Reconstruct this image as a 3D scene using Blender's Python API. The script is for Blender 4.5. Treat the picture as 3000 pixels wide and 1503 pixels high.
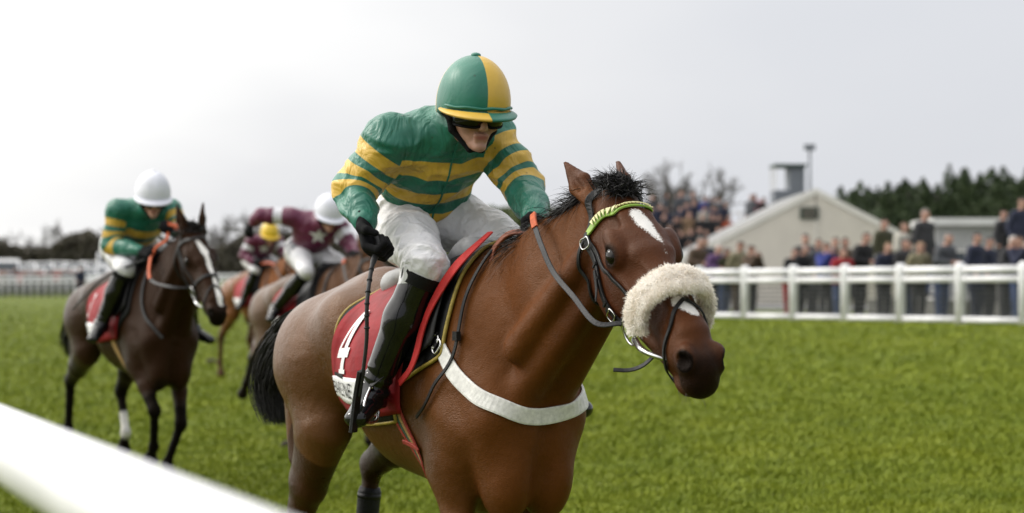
import bpy, bmesh, math, random
import numpy as np
from mathutils import Vector, Matrix, noise as mnoise
from mathutils.bvhtree import BVHTree

SC = bpy.context.scene
for o in list(bpy.data.objects):
    bpy.data.objects.remove(o)
COL = SC.collection
rng = np.random.default_rng(7)
random.seed(7)

# ------------------------------------------------------------------ camera, sky, sun, exposure
EYE = 1.5
cam = bpy.data.cameras.new('camera')
cam.lens = 72.0
cam.sensor_width = 36.0
cam.shift_y = 0.0312
cam.clip_end = 3000
cam.dof.use_dof = True
cam.dof.focus_distance = 6.45
cam.dof.aperture_fstop = 2.9
camo = bpy.data.objects.new('camera', cam)
COL.objects.link(camo)
camo.location = (0, 0, EYE)
camo.rotation_euler = (math.radians(90), 0, 0)
SC.camera = camo

SUN_EL, SUN_AZ = 38.0, -72.0          # azimuth measured from +Y towards +X: on the left, a little behind the horses
w = bpy.data.worlds.new('World')
SC.world = w
w.use_nodes = True
nt = w.node_tree
nt.nodes.clear()
def wn(t, **kw):
    n = nt.nodes.new(t)
    for k, v in kw.items():
        setattr(n, k, v)
    return n
L = nt.links.new
sky = wn('ShaderNodeTexSky', sky_type='NISHITA', sun_disc=False)
sky.sun_elevation = math.radians(SUN_EL)
sky.sun_rotation = math.radians(SUN_AZ)
sky.dust_density = 3.0
bg1 = wn('ShaderNodeBackground'); bg1.inputs[1].default_value = 0.06
L(sky.outputs[0], bg1.inputs[0])
tc = wn('ShaderNodeTexCoord')
# cloud deck: streaky noise on the direction projected to a plane overhead
sep = wn('ShaderNodeSeparateXYZ'); L(tc.outputs['Generated'], sep.inputs[0])
zc = wn('ShaderNodeMath', operation='ADD'); L(sep.outputs[2], zc.inputs[0]); zc.inputs[1].default_value = 0.12
zm = wn('ShaderNodeMath', operation='MAXIMUM'); L(zc.outputs[0], zm.inputs[0]); zm.inputs[1].default_value = 0.05
dv = wn('ShaderNodeVectorMath', operation='DIVIDE')
cmb = wn('ShaderNodeCombineXYZ')
for i in range(3): L(zm.outputs[0], cmb.inputs[i])
L(tc.outputs['Generated'], dv.inputs[0]); L(cmb.outputs[0], dv.inputs[1])
mp = wn('ShaderNodeMapping'); mp.inputs['Scale'].default_value = (0.55, 0.28, 0.1); mp.inputs['Rotation'].default_value = (0, 0, 0.5)
L(dv.outputs[0], mp.inputs[0])
nz = wn('ShaderNodeTexNoise'); nz.inputs['Scale'].default_value = 1.0; nz.inputs['Detail'].default_value = 4; nz.inputs['Roughness'].default_value = 0.5
L(mp.outputs[0], nz.inputs[0])
# brightness towards the hidden sun
sd = Vector((math.sin(math.radians(SUN_AZ)) * math.cos(math.radians(SUN_EL)), math.cos(math.radians(SUN_AZ)) * math.cos(math.radians(SUN_EL)), math.sin(math.radians(SUN_EL))))
dt = wn('ShaderNodeVectorMath', operation='DOT_PRODUCT'); L(tc.outputs['Generated'], dt.inputs[0]); dt.inputs[1].default_value = sd
g1 = wn('ShaderNodeMapRange'); L(dt.outputs['Value'], g1.inputs[0])
g1.inputs[1].default_value = 0.05; g1.inputs[2].default_value = 0.80; g1.inputs[3].default_value = 0.0; g1.inputs[4].default_value = 1.0
nr = wn('ShaderNodeMapRange'); L(nz.outputs[0], nr.inputs[0])
nr.inputs[1].default_value = 0.35; nr.inputs[2].default_value = 0.68; nr.inputs[3].default_value = -0.08; nr.inputs[4].default_value = 0.13
sm = wn('ShaderNodeMath', operation='ADD'); L(g1.outputs[0], sm.inputs[0]); L(nr.outputs[0], sm.inputs[1])
cr = wn('ShaderNodeValToRGB'); L(sm.outputs[0], cr.inputs[0])
e = cr.color_ramp.elements
e[0].position = 0.0; e[0].color = (0.71, 0.73, 0.78, 1)
e[1].position = 1.0; e[1].color = (2.6, 2.55, 2.45, 1)
for p_, c_ in ((0.20, (0.77, 0.785, 0.825)), (0.38, (0.88, 0.885, 0.905)), (0.58, (1.12, 1.115, 1.10))):
    x = e.new(p_); x.color = (*c_, 1)
# overcast deck brightened towards the zenith, out of view, to add light from above
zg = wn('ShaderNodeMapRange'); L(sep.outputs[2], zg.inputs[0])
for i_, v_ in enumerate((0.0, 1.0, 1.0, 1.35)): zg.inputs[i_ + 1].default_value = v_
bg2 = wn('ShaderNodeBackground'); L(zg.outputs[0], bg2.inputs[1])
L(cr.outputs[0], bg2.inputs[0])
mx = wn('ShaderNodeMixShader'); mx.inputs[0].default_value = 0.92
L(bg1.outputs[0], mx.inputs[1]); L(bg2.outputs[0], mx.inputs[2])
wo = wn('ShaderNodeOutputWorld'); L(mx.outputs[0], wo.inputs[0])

sl = bpy.data.lights.new('sun', 'SUN')
sl.energy = 1.4
sl.angle = math.radians(14)
sl.color = (1.0, 0.95, 0.88)
so = bpy.data.objects.new('sun', sl)
COL.objects.link(so)
so.rotation_euler = sd.to_track_quat('Z', 'Y').to_euler()
so.location = (-20, 10, 30)

SC.view_settings.view_transform = 'Standard'
SC.view_settings.look = 'None'
SC.view_settings.exposure = 0.0
SC.view_settings.gamma = 1.0
SC.view_settings.use_curve_mapping = False
SC.render.engine = 'CYCLES'
SC.cycles.use_denoising = True
SC.cycles.max_bounces = 6
SC.cycles.transparent_max_bounces = 8

# ------------------------------------------------------------------ helpers: objects and tags
def link(o, parent=None):
    COL.objects.link(o)
    if parent is not None:
        o.parent = parent
    return o

def tag(o, label=None, cat=None, group=None, kind=None):
    if label: o['label'] = label
    if cat: o['category'] = cat
    if group: o['group'] = group
    if kind: o['kind'] = kind
    return o

def thing(name, label, cat, loc=(0, 0, 0), rz=0.0, group=None, scale=1.0):
    o = bpy.data.objects.new(name, None)
    o.empty_display_size = 0.2
    o.location = loc
    o.rotation_euler = (0, 0, rz)
    o.scale = (scale,) * 3
    link(o)
    return tag(o, label, cat, group)

def mesh(name, verts, faces, mat, parent=None, smooth=True, attrs=None):
    me = bpy.data.meshes.new(name)
    verts = np.asarray(verts, dtype=np.float32)
    if isinstance(faces, np.ndarray):
        n, kk = faces.shape
        me.vertices.add(len(verts)); me.vertices.foreach_set('co', verts.ravel())
        me.loops.add(n * kk); me.loops.foreach_set('vertex_index', faces.astype(np.int32).ravel())
        me.polygons.add(n); me.polygons.foreach_set('loop_start', np.arange(0, n * kk, kk, dtype=np.int32))
        me.update(calc_edges=True)
    else:
        me.from_pydata([tuple(map(float, v)) for v in verts], [], faces)
        me.update()
    me.polygons.foreach_set('use_smooth', np.full(len(me.polygons), smooth, dtype=bool))
    if attrs:
        for k, v in attrs.items():
            v = np.asarray(v, dtype=np.float32)
            if v.ndim == 1:
                a = me.attributes.new(k, 'FLOAT', 'POINT'); a.data.foreach_set('value', v)
            else:
                a = me.attributes.new(k, 'FLOAT_VECTOR', 'POINT'); a.data.foreach_set('vector', v.ravel())
    if mat is not None:
        me.materials.append(mat)
    o = bpy.data.objects.new(name, me)
    link(o, parent)
    return o

class MB:
    """collects simple shapes into one mesh"""
    def __init__(s): s.v = []; s.f = []; s.n = 0
    def add(s, v, f):
        v = np.asarray(v, dtype=float)
        s.v.append(v); s.f += [tuple(i + s.n for i in q) for q in f]; s.n += len(v)
        return s
    def box(s, c, d, rz=0.0, M=None):
        x, y, z = [k / 2 for k in d]
        v = np.array([(a * x, b * y, e_ * z) for a in (-1, 1) for b in (-1, 1) for e_ in (-1, 1)])
        if rz:
            ca, sa = math.cos(rz), math.sin(rz)
            v = v @ np.array([[ca, sa, 0], [-sa, ca, 0], [0, 0, 1]])
        if M is not None: v = v @ np.array(M).T
        return s.add(v + np.array(c), [(0, 1, 3, 2), (4, 6, 7, 5), (0, 4, 5, 1), (2, 3, 7, 6), (0, 2, 6, 4), (1, 5, 7, 3)])
    def tube(s, pts, r, n=8, cap=True, sx=1.0):
        v, f = tube_geo(pts, r, n, cap, sx)
        return s.add(v, f)
    def build(s, name, mat, parent=None, smooth=False):
        return mesh(name, np.concatenate(s.v), s.f, mat, parent, smooth)

def frames(P):
    P = np.asarray(P, float)
    T = np.gradient(P, axis=0)
    T /= np.linalg.norm(T, axis=1)[:, None] + 1e-9
    N = np.zeros_like(P)
    ref = np.array([0, 0, 1.0]) if abs(T[0, 2]) < 0.9 else np.array([1.0, 0, 0])
    n = np.cross(T[0], ref); n /= np.linalg.norm(n)
    for i in range(len(P)):
        n = n - T[i] * n.dot(T[i]); n /= np.linalg.norm(n) + 1e-9
        N[i] = n
    return T, N, np.cross(T, N)

def tube_geo(pts, r, n=8, cap=True, sx=1.0):
    P = np.asarray(pts, float)
    r = np.broadcast_to(np.asarray(r, float), (len(P),))
    T, N, B = frames(P)
    a = np.arange(n) * 2 * math.pi / n
    V = P[:, None] + r[:, None, None] * (np.cos(a)[None, :, None] * N[:, None] * sx + np.sin(a)[None, :, None] * B[:, None])
    V = V.reshape(-1, 3)
    f = []
    for i in range(len(P) - 1):
        for j in range(n):
            k = (j + 1) % n
            f.append((i * n + j, i * n + k, (i + 1) * n + k, (i + 1) * n + j))
    if cap:
        f.append(tuple(range(n))[::-1])
        f.append(tuple((len(P) - 1) * n + j for j in range(n)))
    return V, f

def crom(pts, n):
    """Catmull-Rom resampling of a polyline to n points"""
    P = np.asarray(pts, float)
    if len(P) == 2:
        t = np.linspace(0, 1, n)[:, None]
        return P[0] * (1 - t) + P[1] * t
    Q = np.vstack([2 * P[0] - P[1], P, 2 * P[-1] - P[-2]])
    out = []
    for u in np.linspace(0, len(P) - 1 - 1e-6, n):
        i = int(u); t = u - i
        p0, p1, p2, p3 = Q[i:i + 4]
        out.append(0.5 * ((2 * p1) + (-p0 + p2) * t + (2 * p0 - 5 * p1 + 4 * p2 - p3) * t * t + (-p0 + 3 * p1 - 3 * p2 + p3) * t ** 3))
    return np.array(out)

# ------------------------------------------------------------------ helpers: implicit bodies -> one continuous mesh
def nrm(v):
    v = np.asarray(v, float)
    return v / np.linalg.norm(v)

class SDF:
    def __init__(s, lo, hi, h):
        s.h = h; s.lo = np.array(lo, float)
        n = np.ceil((np.array(hi) - s.lo) / h).astype(int) + 1
        s.ax = [(s.lo[i] + h * np.arange(n[i])).astype(np.float32) for i in range(3)]
        s.F = np.full(n, 1.0, dtype=np.float32)
    def _reg(s, lo, hi):
        sl = []
        for i in range(3):
            a = max(0, int(math.floor((lo[i] - s.lo[i]) / s.h)))
            b = min(len(s.ax[i]), int(math.ceil((hi[i] - s.lo[i]) / s.h)) + 1)
            if a >= b: return None
            sl.append(slice(a, b))
        return tuple(sl)
    def _comb(s, sl, d, k, op):
        F = s.F[sl]
        k = max(k, 1e-4)
        if op == 'u':
            h = np.clip(0.5 + 0.5 * (F - d) / k, 0, 1)
            s.F[sl] = F * (1 - h) + d * h - k * h * (1 - h)
        elif op == 's':
            d = -d
            h = np.clip(0.5 - 0.5 * (F - d) / k, 0, 1)
            s.F[sl] = F * (1 - h) + d * h + k * h * (1 - h)
    def cap(s, a, b, ra, rb=None, k=0.03, u=None, op='u'):
        """tapered capsule, elliptical when radii are pairs (along u, across u)"""
        a = np.asarray(a, float); b = np.asarray(b, float)
        rb = ra if rb is None else rb
        ra = np.array(ra if np.ndim(ra) else (ra, ra), float); rb = np.array(rb if np.ndim(rb) else (rb, rb), float)
        m = max(ra.max(), rb.max()) + 1.3 * k + 3 * s.h
        sl = s._reg(np.minimum(a, b) - m, np.maximum(a, b) + m)
        if sl is None: return s
        Lg = np.linalg.norm(b - a) + 1e-9
        wv = (b - a) / Lg
        uu = np.array([0, 1.0, 0]) if u is None else np.asarray(u, float)
        uu = uu - wv * uu.dot(wv)
        if np.linalg.norm(uu) < 1e-3:
            uu = np.array([1.0, 0, 0]) - wv * wv[0]
        uu = nrm(uu); vv = np.cross(wv, uu)
        X = s.ax[0][sl[0]][:, None, None] - a[0]; Y = s.ax[1][sl[1]][None, :, None] - a[1]; Z = s.ax[2][sl[2]][None, None, :] - a[2]
        f32 = np.float32
        t = (X * f32(wv[0]) + Y * f32(wv[1]) + Z * f32(wv[2]))
        p = X * f32(uu[0]) + Y * f32(uu[1]) + Z * f32(uu[2])
        q = X * f32(vv[0]) + Y * f32(vv[1]) + Z * f32(vv[2])
        hh = np.clip(t / f32(Lg), 0, 1)
        tz = t - hh * f32(Lg)
        r1 = ra[0] + (rb[0] - ra[0]) * hh; r2 = ra[1] + (rb[1] - ra[1]) * hh
        r3 = np.minimum(r1, r2)
        A = p / r1; B = q / r2; C = tz / r3
        k0 = np.sqrt(A * A + B * B + C * C) + 1e-6
        k1 = np.sqrt((A / r1) ** 2 + (B / r2) ** 2 + (C / r3) ** 2) + 1e-6
        d = (k0 * (k0 - 1) / k1).astype(np.float32)
        s._comb(sl, d, k, op)
        return s
    def ell(s, c, r, R=None, k=0.03, op='u'):
        c = np.asarray(c, float); r = np.array(r if np.ndim(r) else (r, r, r), float)
        m = r.max() + 1.3 * k + 3 * s.h
        sl = s._reg(c - m, c + m)
        if sl is None: return s
        X = s.ax[0][sl[0]][:, None, None] - c[0]; Y = s.ax[1][sl[1]][None, :, None] - c[1]; Z = s.ax[2][sl[2]][None, None, :] - c[2]
        R = np.eye(3) if R is None else np.asarray(R, float)     # rows are the ellipsoid's axes
        A, B, C = [(X * R[i, 0] + Y * R[i, 1] + Z * R[i, 2]) / r[i] for i in range(3)]
        k0 = np.sqrt(A * A + B * B + C * C) + 1e-6
        k1 = np.sqrt((A / r[0]) ** 2 + (B / r[1]) ** 2 + (C / r[2]) ** 2) + 1e-6
        s._comb(sl, (k0 * (k0 - 1) / k1).astype(np.float32), k, op)
        return s
    def sym(s, f, *a, **kw):
        """call a primitive on both sides of the y=0 plane"""
        for sg in (1, -1):
            f(sg)
        return s
    def cut(s, p, n, k=0.005):
        """remove everything on the +n side of plane through p"""
        n = nrm(n); p = np.asarray(p, float)
        d = ((s.ax[0][:, None, None] - p[0]) * n[0] + (s.ax[1][None, :, None] - p[1]) * n[1] + (s.ax[2][None, None, :] - p[2]) * n[2]).astype(np.float32)
        h = np.clip(0.5 - 0.5 * (s.F - d) / k, 0, 1)
        s.F = s.F * (1 - h) + d * h + k * h * (1 - h)
        return s
    def mesh(s, smooth=2):
        F = s.F
        for ax in range(3):                                    # keep the surface closed at the border
            i0 = [slice(None)] * 3; i0[ax] = 0; F[tuple(i0)] = np.maximum(F[tuple(i0)], 0.01)
            i0[ax] = -1; F[tuple(i0)] = np.maximum(F[tuple(i0)], 0.01)
        S = F < 0
        nx, ny, nz_ = F.shape
        cnt = np.zeros((nx - 1, ny - 1, nz_ - 1), dtype=np.int8)
        corners = [(a, b, c) for a in (0, 1) for b in (0, 1) for c in (0, 1)]
        for a, b, c in corners:
            cnt += S[a:nx - 1 + a, b:ny - 1 + b, c:nz_ - 1 + c]
        act = np.argwhere((cnt > 0) & (cnt < 8))
        idx = np.full(cnt.shape, -1, dtype=np.int32)
        idx[act[:, 0], act[:, 1], act[:, 2]] = np.arange(len(act))
        val = np.stack([F[act[:, 0] + a, act[:, 1] + b, act[:, 2] + c] for a, b, c in corners], 1)
        pos = np.zeros((len(act), 3)); wt = np.zeros(len(act))
        cc = np.array(corners, float)
        for i in range(8):
            for j in range(i + 1, 8):
                if np.abs(cc[i] - cc[j]).sum() != 1: continue
                va, vb = val[:, i], val[:, j]
                mk = (va < 0) != (vb < 0)
                t = np.where(mk, va / np.where(mk, va - vb, 1), 0)
                pos += mk[:, None] * (cc[i] + t[:, None] * (cc[j] - cc[i])); wt += mk
        V = s.lo + s.h * (act + pos / wt[:, None])
        quads = []
        for ax in range(3):
            b_, c_ = (ax + 1) % 3, (ax + 2) % 3
            lo_ = [slice(1, -1)] * 3; hi_ = [slice(1, -1)] * 3
            lo_[ax] = slice(0, F.shape[ax] - 1); hi_[ax] = slice(1, F.shape[ax])
            A = S[tuple(lo_)]; B = S[tuple(hi_)]
            for flip in (False, True):
                e_ = np.argwhere((~A & B) if flip else (A & ~B))
                g = e_.copy(); g[:, b_] += 1; g[:, c_] += 1
                def at(db, dc):
                    q = g.copy(); q[:, b_] -= db; q[:, c_] -= dc
                    return idx[q[:, 0], q[:, 1], q[:, 2]]
                qd = np.stack([at(1, 1), at(0, 1), at(0, 0), at(1, 0)], 1)
                quads.append(qd[:, ::-1] if flip else qd)
        Q = np.concatenate(quads)
        Q = Q[(Q >= 0).all(1)]
        if smooth:
            E = np.concatenate([Q[:, [0, 1]], Q[:, [1, 2]], Q[:, [2, 3]], Q[:, [3, 0]]])
            deg = np.bincount(E.ravel(), minlength=len(V))[:, None] + 1e-9
            for it in range(smooth * 2):
                lam = 0.55 if it % 2 == 0 else -0.5
                acc = np.stack([np.bincount(E[:, 0], V[E[:, 1], i], len(V)) + np.bincount(E[:, 1], V[E[:, 0], i], len(V)) for i in range(3)], 1)
                V = V + lam * (acc / deg - V)
        return V, Q

def vnormals(V, Q):
    n = np.cross(V[Q[:, 2]] - V[Q[:, 0]], V[Q[:, 3]] - V[Q[:, 1]])
    N = np.zeros_like(V)
    for i in range(4): np.add.at(N, Q[:, i], n)
    return N / (np.linalg.norm(N, axis=1)[:, None] + 1e-12)

def bvh_of(V, Q):
    return BVHTree.FromPolygons([tuple(v) for v in V.tolist()], Q.tolist())

def sstep(a, b, x):
    t = np.clip((x - a) / (b - a), 0, 1)
    return t * t * (3 - 2 * t)

def seg(V, a, b):
    """distance to the segment a-b and the parameter along it"""
    a = np.asarray(a, float); b = np.asarray(b, float)
    d = b - a
    t = np.clip(((V - a) @ d) / d.dot(d), 0, 1)
    return np.linalg.norm(V - (a + t[:, None] * d), axis=1), t

# ------------------------------------------------------------------ helpers: materials
class NM:
    def __init__(s, name):
        s.m = bpy.data.materials.new(name); s.m.use_nodes = True
        s.t = s.m.node_tree; s.n = s.t.nodes; s.b = s.n['Principled BSDF']
    def new(s, t, **kw):
        n = s.n.new(t)
        for k, v in kw.items(): setattr(n, k, v)
        return n
    def link(s, a, b): s.t.links.new(a, b)
    def coord(s, which='Object', scale=(1, 1, 1)):
        c = s.new('ShaderNodeTexCoord'); m = s.new('ShaderNodeMapping'); m.inputs['Scale'].default_value = scale
        s.link(c.outputs[which], m.inputs[0]); return m.outputs[0]
    def noise(s, scale, detail=3, rough=0.55, vec=None, dist=0.0):
        n = s.new('ShaderNodeTexNoise'); n.inputs['Scale'].default_value = scale; n.inputs['Detail'].default_value = detail
        n.inputs['Roughness'].default_value = rough; n.inputs['Distortion'].default_value = dist
        s.link(vec if vec is not None else s.coord(), n.inputs[0]); return n.outputs[0]
    def ridge(s, scale, vec=None):
        n = s.new('ShaderNodeTexNoise', noise_type='RIDGED_MULTIFRACTAL'); n.inputs['Scale'].default_value = scale; n.inputs['Detail'].default_value = 1.5
        s.link(vec if vec is not None else s.coord(), n.inputs[0]); return n.outputs[0]
    def rng(s, x, a, b, c, d):
        n = s.new('ShaderNodeMapRange'); s.link(x, n.inputs[0])
        for i, v in enumerate((a, b, c, d)): n.inputs[i + 1].default_value = v
        return n.outputs[0]
    def mix(s, fac, a, b, mode='MIX'):
        n = s.new('ShaderNodeMix', data_type='RGBA', blend_type=mode)
        for sock, v in ((n.inputs['Factor'], fac), (n.inputs[6], a), (n.inputs[7], b)):
            if isinstance(v, (int, float)): sock.default_value = v
            elif isinstance(v, tuple): sock.default_value = (*v[:3], 1)
            else: s.link(v, sock)
        return n.outputs[2]
    def attr(s, name):
        n = s.new('ShaderNodeAttribute', attribute_name=name); return n.outputs['Fac']
    def math(s, op, a, b=0.0):
        n = s.new('ShaderNodeMath', operation=op)
        for i, v in enumerate((a, b)):
            if isinstance(v, (int, float)): n.inputs[i].default_value = v
            else: s.link(v, n.inputs[i])
        return n.outputs[0]
    def bump(s, h, strength=0.3, dist=0.01, prev=None):
        n = s.new('ShaderNodeBump'); n.inputs['Strength'].default_value = strength; n.inputs['Distance'].default_value = dist
        s.link(h, n.inputs['Height'])
        if prev is not None: s.link(prev, n.inputs['Normal'])
        s.link(n.outputs[0], s.b.inputs['Normal']); return n.outputs[0]
    def set(s, **kw):
        for k, v in kw.items():
            k = {'base': 'Base Color', 'rough': 'Roughness', 'spec': 'Specular IOR Level', 'coat': 'Coat Weight', 'coatr': 'Coat Roughness', 'metal': 'Metallic',
                 'sheen': 'Sheen Weight', 'sheenr': 'Sheen Roughness', 'trans': 'Transmission Weight', 'sub': 'Subsurface Weight', 'alpha': 'Alpha'}.get(k, k)
            sock = s.b.inputs[k]
            if isinstance(v, (int, float)): sock.default_value = v
            elif isinstance(v, tuple): sock.default_value = (*v[:3], 1)
            else: s.link(v, sock)
        return s

def simple(name, col, rough=0.6, var=0.25, scale=8.0, bump=0.0, bscale=60.0, **kw):
    m = NM(name)
    n = m.noise(scale, 4)
    dark = tuple(c * (1 - var) for c in col); lite = tuple(min(1, c * (1 + var * 0.6)) for c in col)
    m.set(base=m.mix(m.rng(n, 0.3, 0.7, 0, 1), dark, lite), rough=rough, **kw)
    if bump: m.bump(m.noise(bscale, 3), bump, 0.01)
    return m.m
# ------------------------------------------------------------------ horses
def coat_mat(name, body, point, head, legc, rough=0.34, spec=0.28, white=(0.75, 0.73, 0.70), face=None):
    """short glossy hair: body tone, head/neck tone, leg tone, dark points, white markings, all from masks on the mesh"""
    m = NM(name)
    co = m.coord()
    n1 = m.noise(2.2, 4, 0.55, co)
    n2 = m.noise(9, 5, 0.6, co)
    c = m.mix(m.attr('fore'), body, head)
    if face: c = m.mix(m.attr('face'), c, face)
    c = m.mix(m.rng(m.attr('leg'), 0.35, 0.65, 0, 1), c, legc)
    c = m.mix(m.rng(n1, 0.3, 0.7, 0.0, 0.3), c, tuple(x * 0.6 for x in body))
    c = m.mix(m.rng(n2, 0.35, 0.7, 0.0, 0.12), c, tuple(min(1, x * 1.7) for x in head))
    dk = m.math('ADD', m.attr('dark'), m.rng(n2, 0.3, 0.7, -0.12, 0.12))
    c = m.mix(m.rng(dk, 0.1, 0.95, 0, 1), c, point)
    fine = m.noise(210, 2, 0.6, co)
    wt = m.math('ADD', m.attr('white'), m.rng(fine, 0.3, 0.7, -0.24, 0.24))
    c = m.mix(m.rng(wt, 0.35, 0.65, 0, 1), c, white)
    hv = m.coord('Object', (60, 150, 260))
    hair = m.noise(1.6, 2, 0.6, hv)
    rr = m.math('ADD', m.rng(n2, 0.3, 0.7, rough - 0.06, rough + 0.10), m.rng(m.attr('fore'), 0, 1, 0.0, 0.14))
    sp_ = m.math('MULTIPLY', m.rng(m.attr('fore'), 0, 1, spec * 1.1, spec * 0.75), m.rng(m.attr('dark'), 0.2, 1.1, 1.0, 0.15))
    m.set(base=c, rough=rr, spec=sp_)
    m.b.inputs['Specular Tint'].default_value = (1.0, 0.74, 0.54, 1)
    b1 = m.bump(m.noise(5.5, 3, 0.45, co), 0.22, 0.05)
    b1 = m.bump(m.noise(18, 4, 0.55, co), 0.22, 0.02, b1)
    b1 = m.bump(m.ridge(5.5, m.coord('Object', (1, 1, 0.8))), 0.24, 0.012, b1)
    m.bump(hair, 0.5, 0.005, b1)
    return m.m

def hair_mat(name, col, rough=0.5):
    m = NM(name)
    n = m.noise(30, 2)
    m.set(base=m.mix(m.rng(n, 0.3, 0.7, 0, 1), tuple(c * 0.5 for c in col), tuple(c * 1.6 for c in col)), rough=rough, spec=0.35)
    return m.m

def strands(roots, dirs, lens, mat, name, parent, segs=5, width=0.004, droop=0.5, curl=0.02, seed=1, end=None):
    """many thin hair ribbons in one mesh"""
    r = np.random.default_rng(seed)
    roots = np.asarray(roots, float); dirs = np.asarray(dirs, float); n = len(roots)
    dirs /= np.linalg.norm(dirs, axis=1)[:, None]
    side = np.cross(dirs, r.normal(size=(n, 3))); side /= np.linalg.norm(side, axis=1)[:, None]
    bend = r.normal(size=(n, 3)) * curl
    t = np.linspace(0, 1, segs + 1)
    P = roots[:, None] + (dirs * lens[:, None])[:, None] * t[None, :, None]
    P = P + np.array([0, 0, -1.0]) * (droop * lens)[:, None, None] * (t ** 2)[None, :, None] + bend[:, None] * (t ** 1.6)[None, :, None]
    if end is not None:
        P = P + np.asarray(end)[:, None] * (t ** 2)[None, :, None]
    wd = width * (1 - 0.85 * t)[None, :, None] * r.uniform(0.6, 1.4, n)[:, None, None]
    A = P - side[:, None] * wd; B = P + side[:, None] * wd
    V = np.stack([A, B], 2).reshape(-1, 3)
    base = (np.arange(n) * (segs + 1) * 2)[:, None] + (np.arange(segs) * 2)[None]
    Q = np.stack([base, base + 1, base + 3, base + 2], -1).reshape(-1, 4)
    return mesh(name, V, Q, mat, parent)

def headframe(hs):
    p = math.radians(hs['pitch']); yw = math.radians(hs.get('yaw', 0)); rl = math.radians(hs.get('roll', 0))
    Rz = np.array([[math.cos(yw), -math.sin(yw), 0], [math.sin(yw), math.cos(yw), 0], [0, 0, 1]])
    A = Rz @ np.array([math.cos(p), 0, -math.sin(p)]); N = Rz @ np.array([math.sin(p), 0, math.cos(p)]); Lt = Rz @ np.array([0, 1.0, 0])
    N, Lt = N * math.cos(rl) + Lt * math.sin(rl), Lt * math.cos(rl) - N * math.sin(rl)
    sw = math.radians(hs.get('swing', 0)); cs, sn = math.cos(sw), math.sin(sw)      # sideways tilt: muzzle towards the horse's left
    Rx = np.array([[1, 0, 0], [0, cs, -sn], [0, sn, cs]])
    return Rx @ A, Rx @ N, Rx @ Lt

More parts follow.
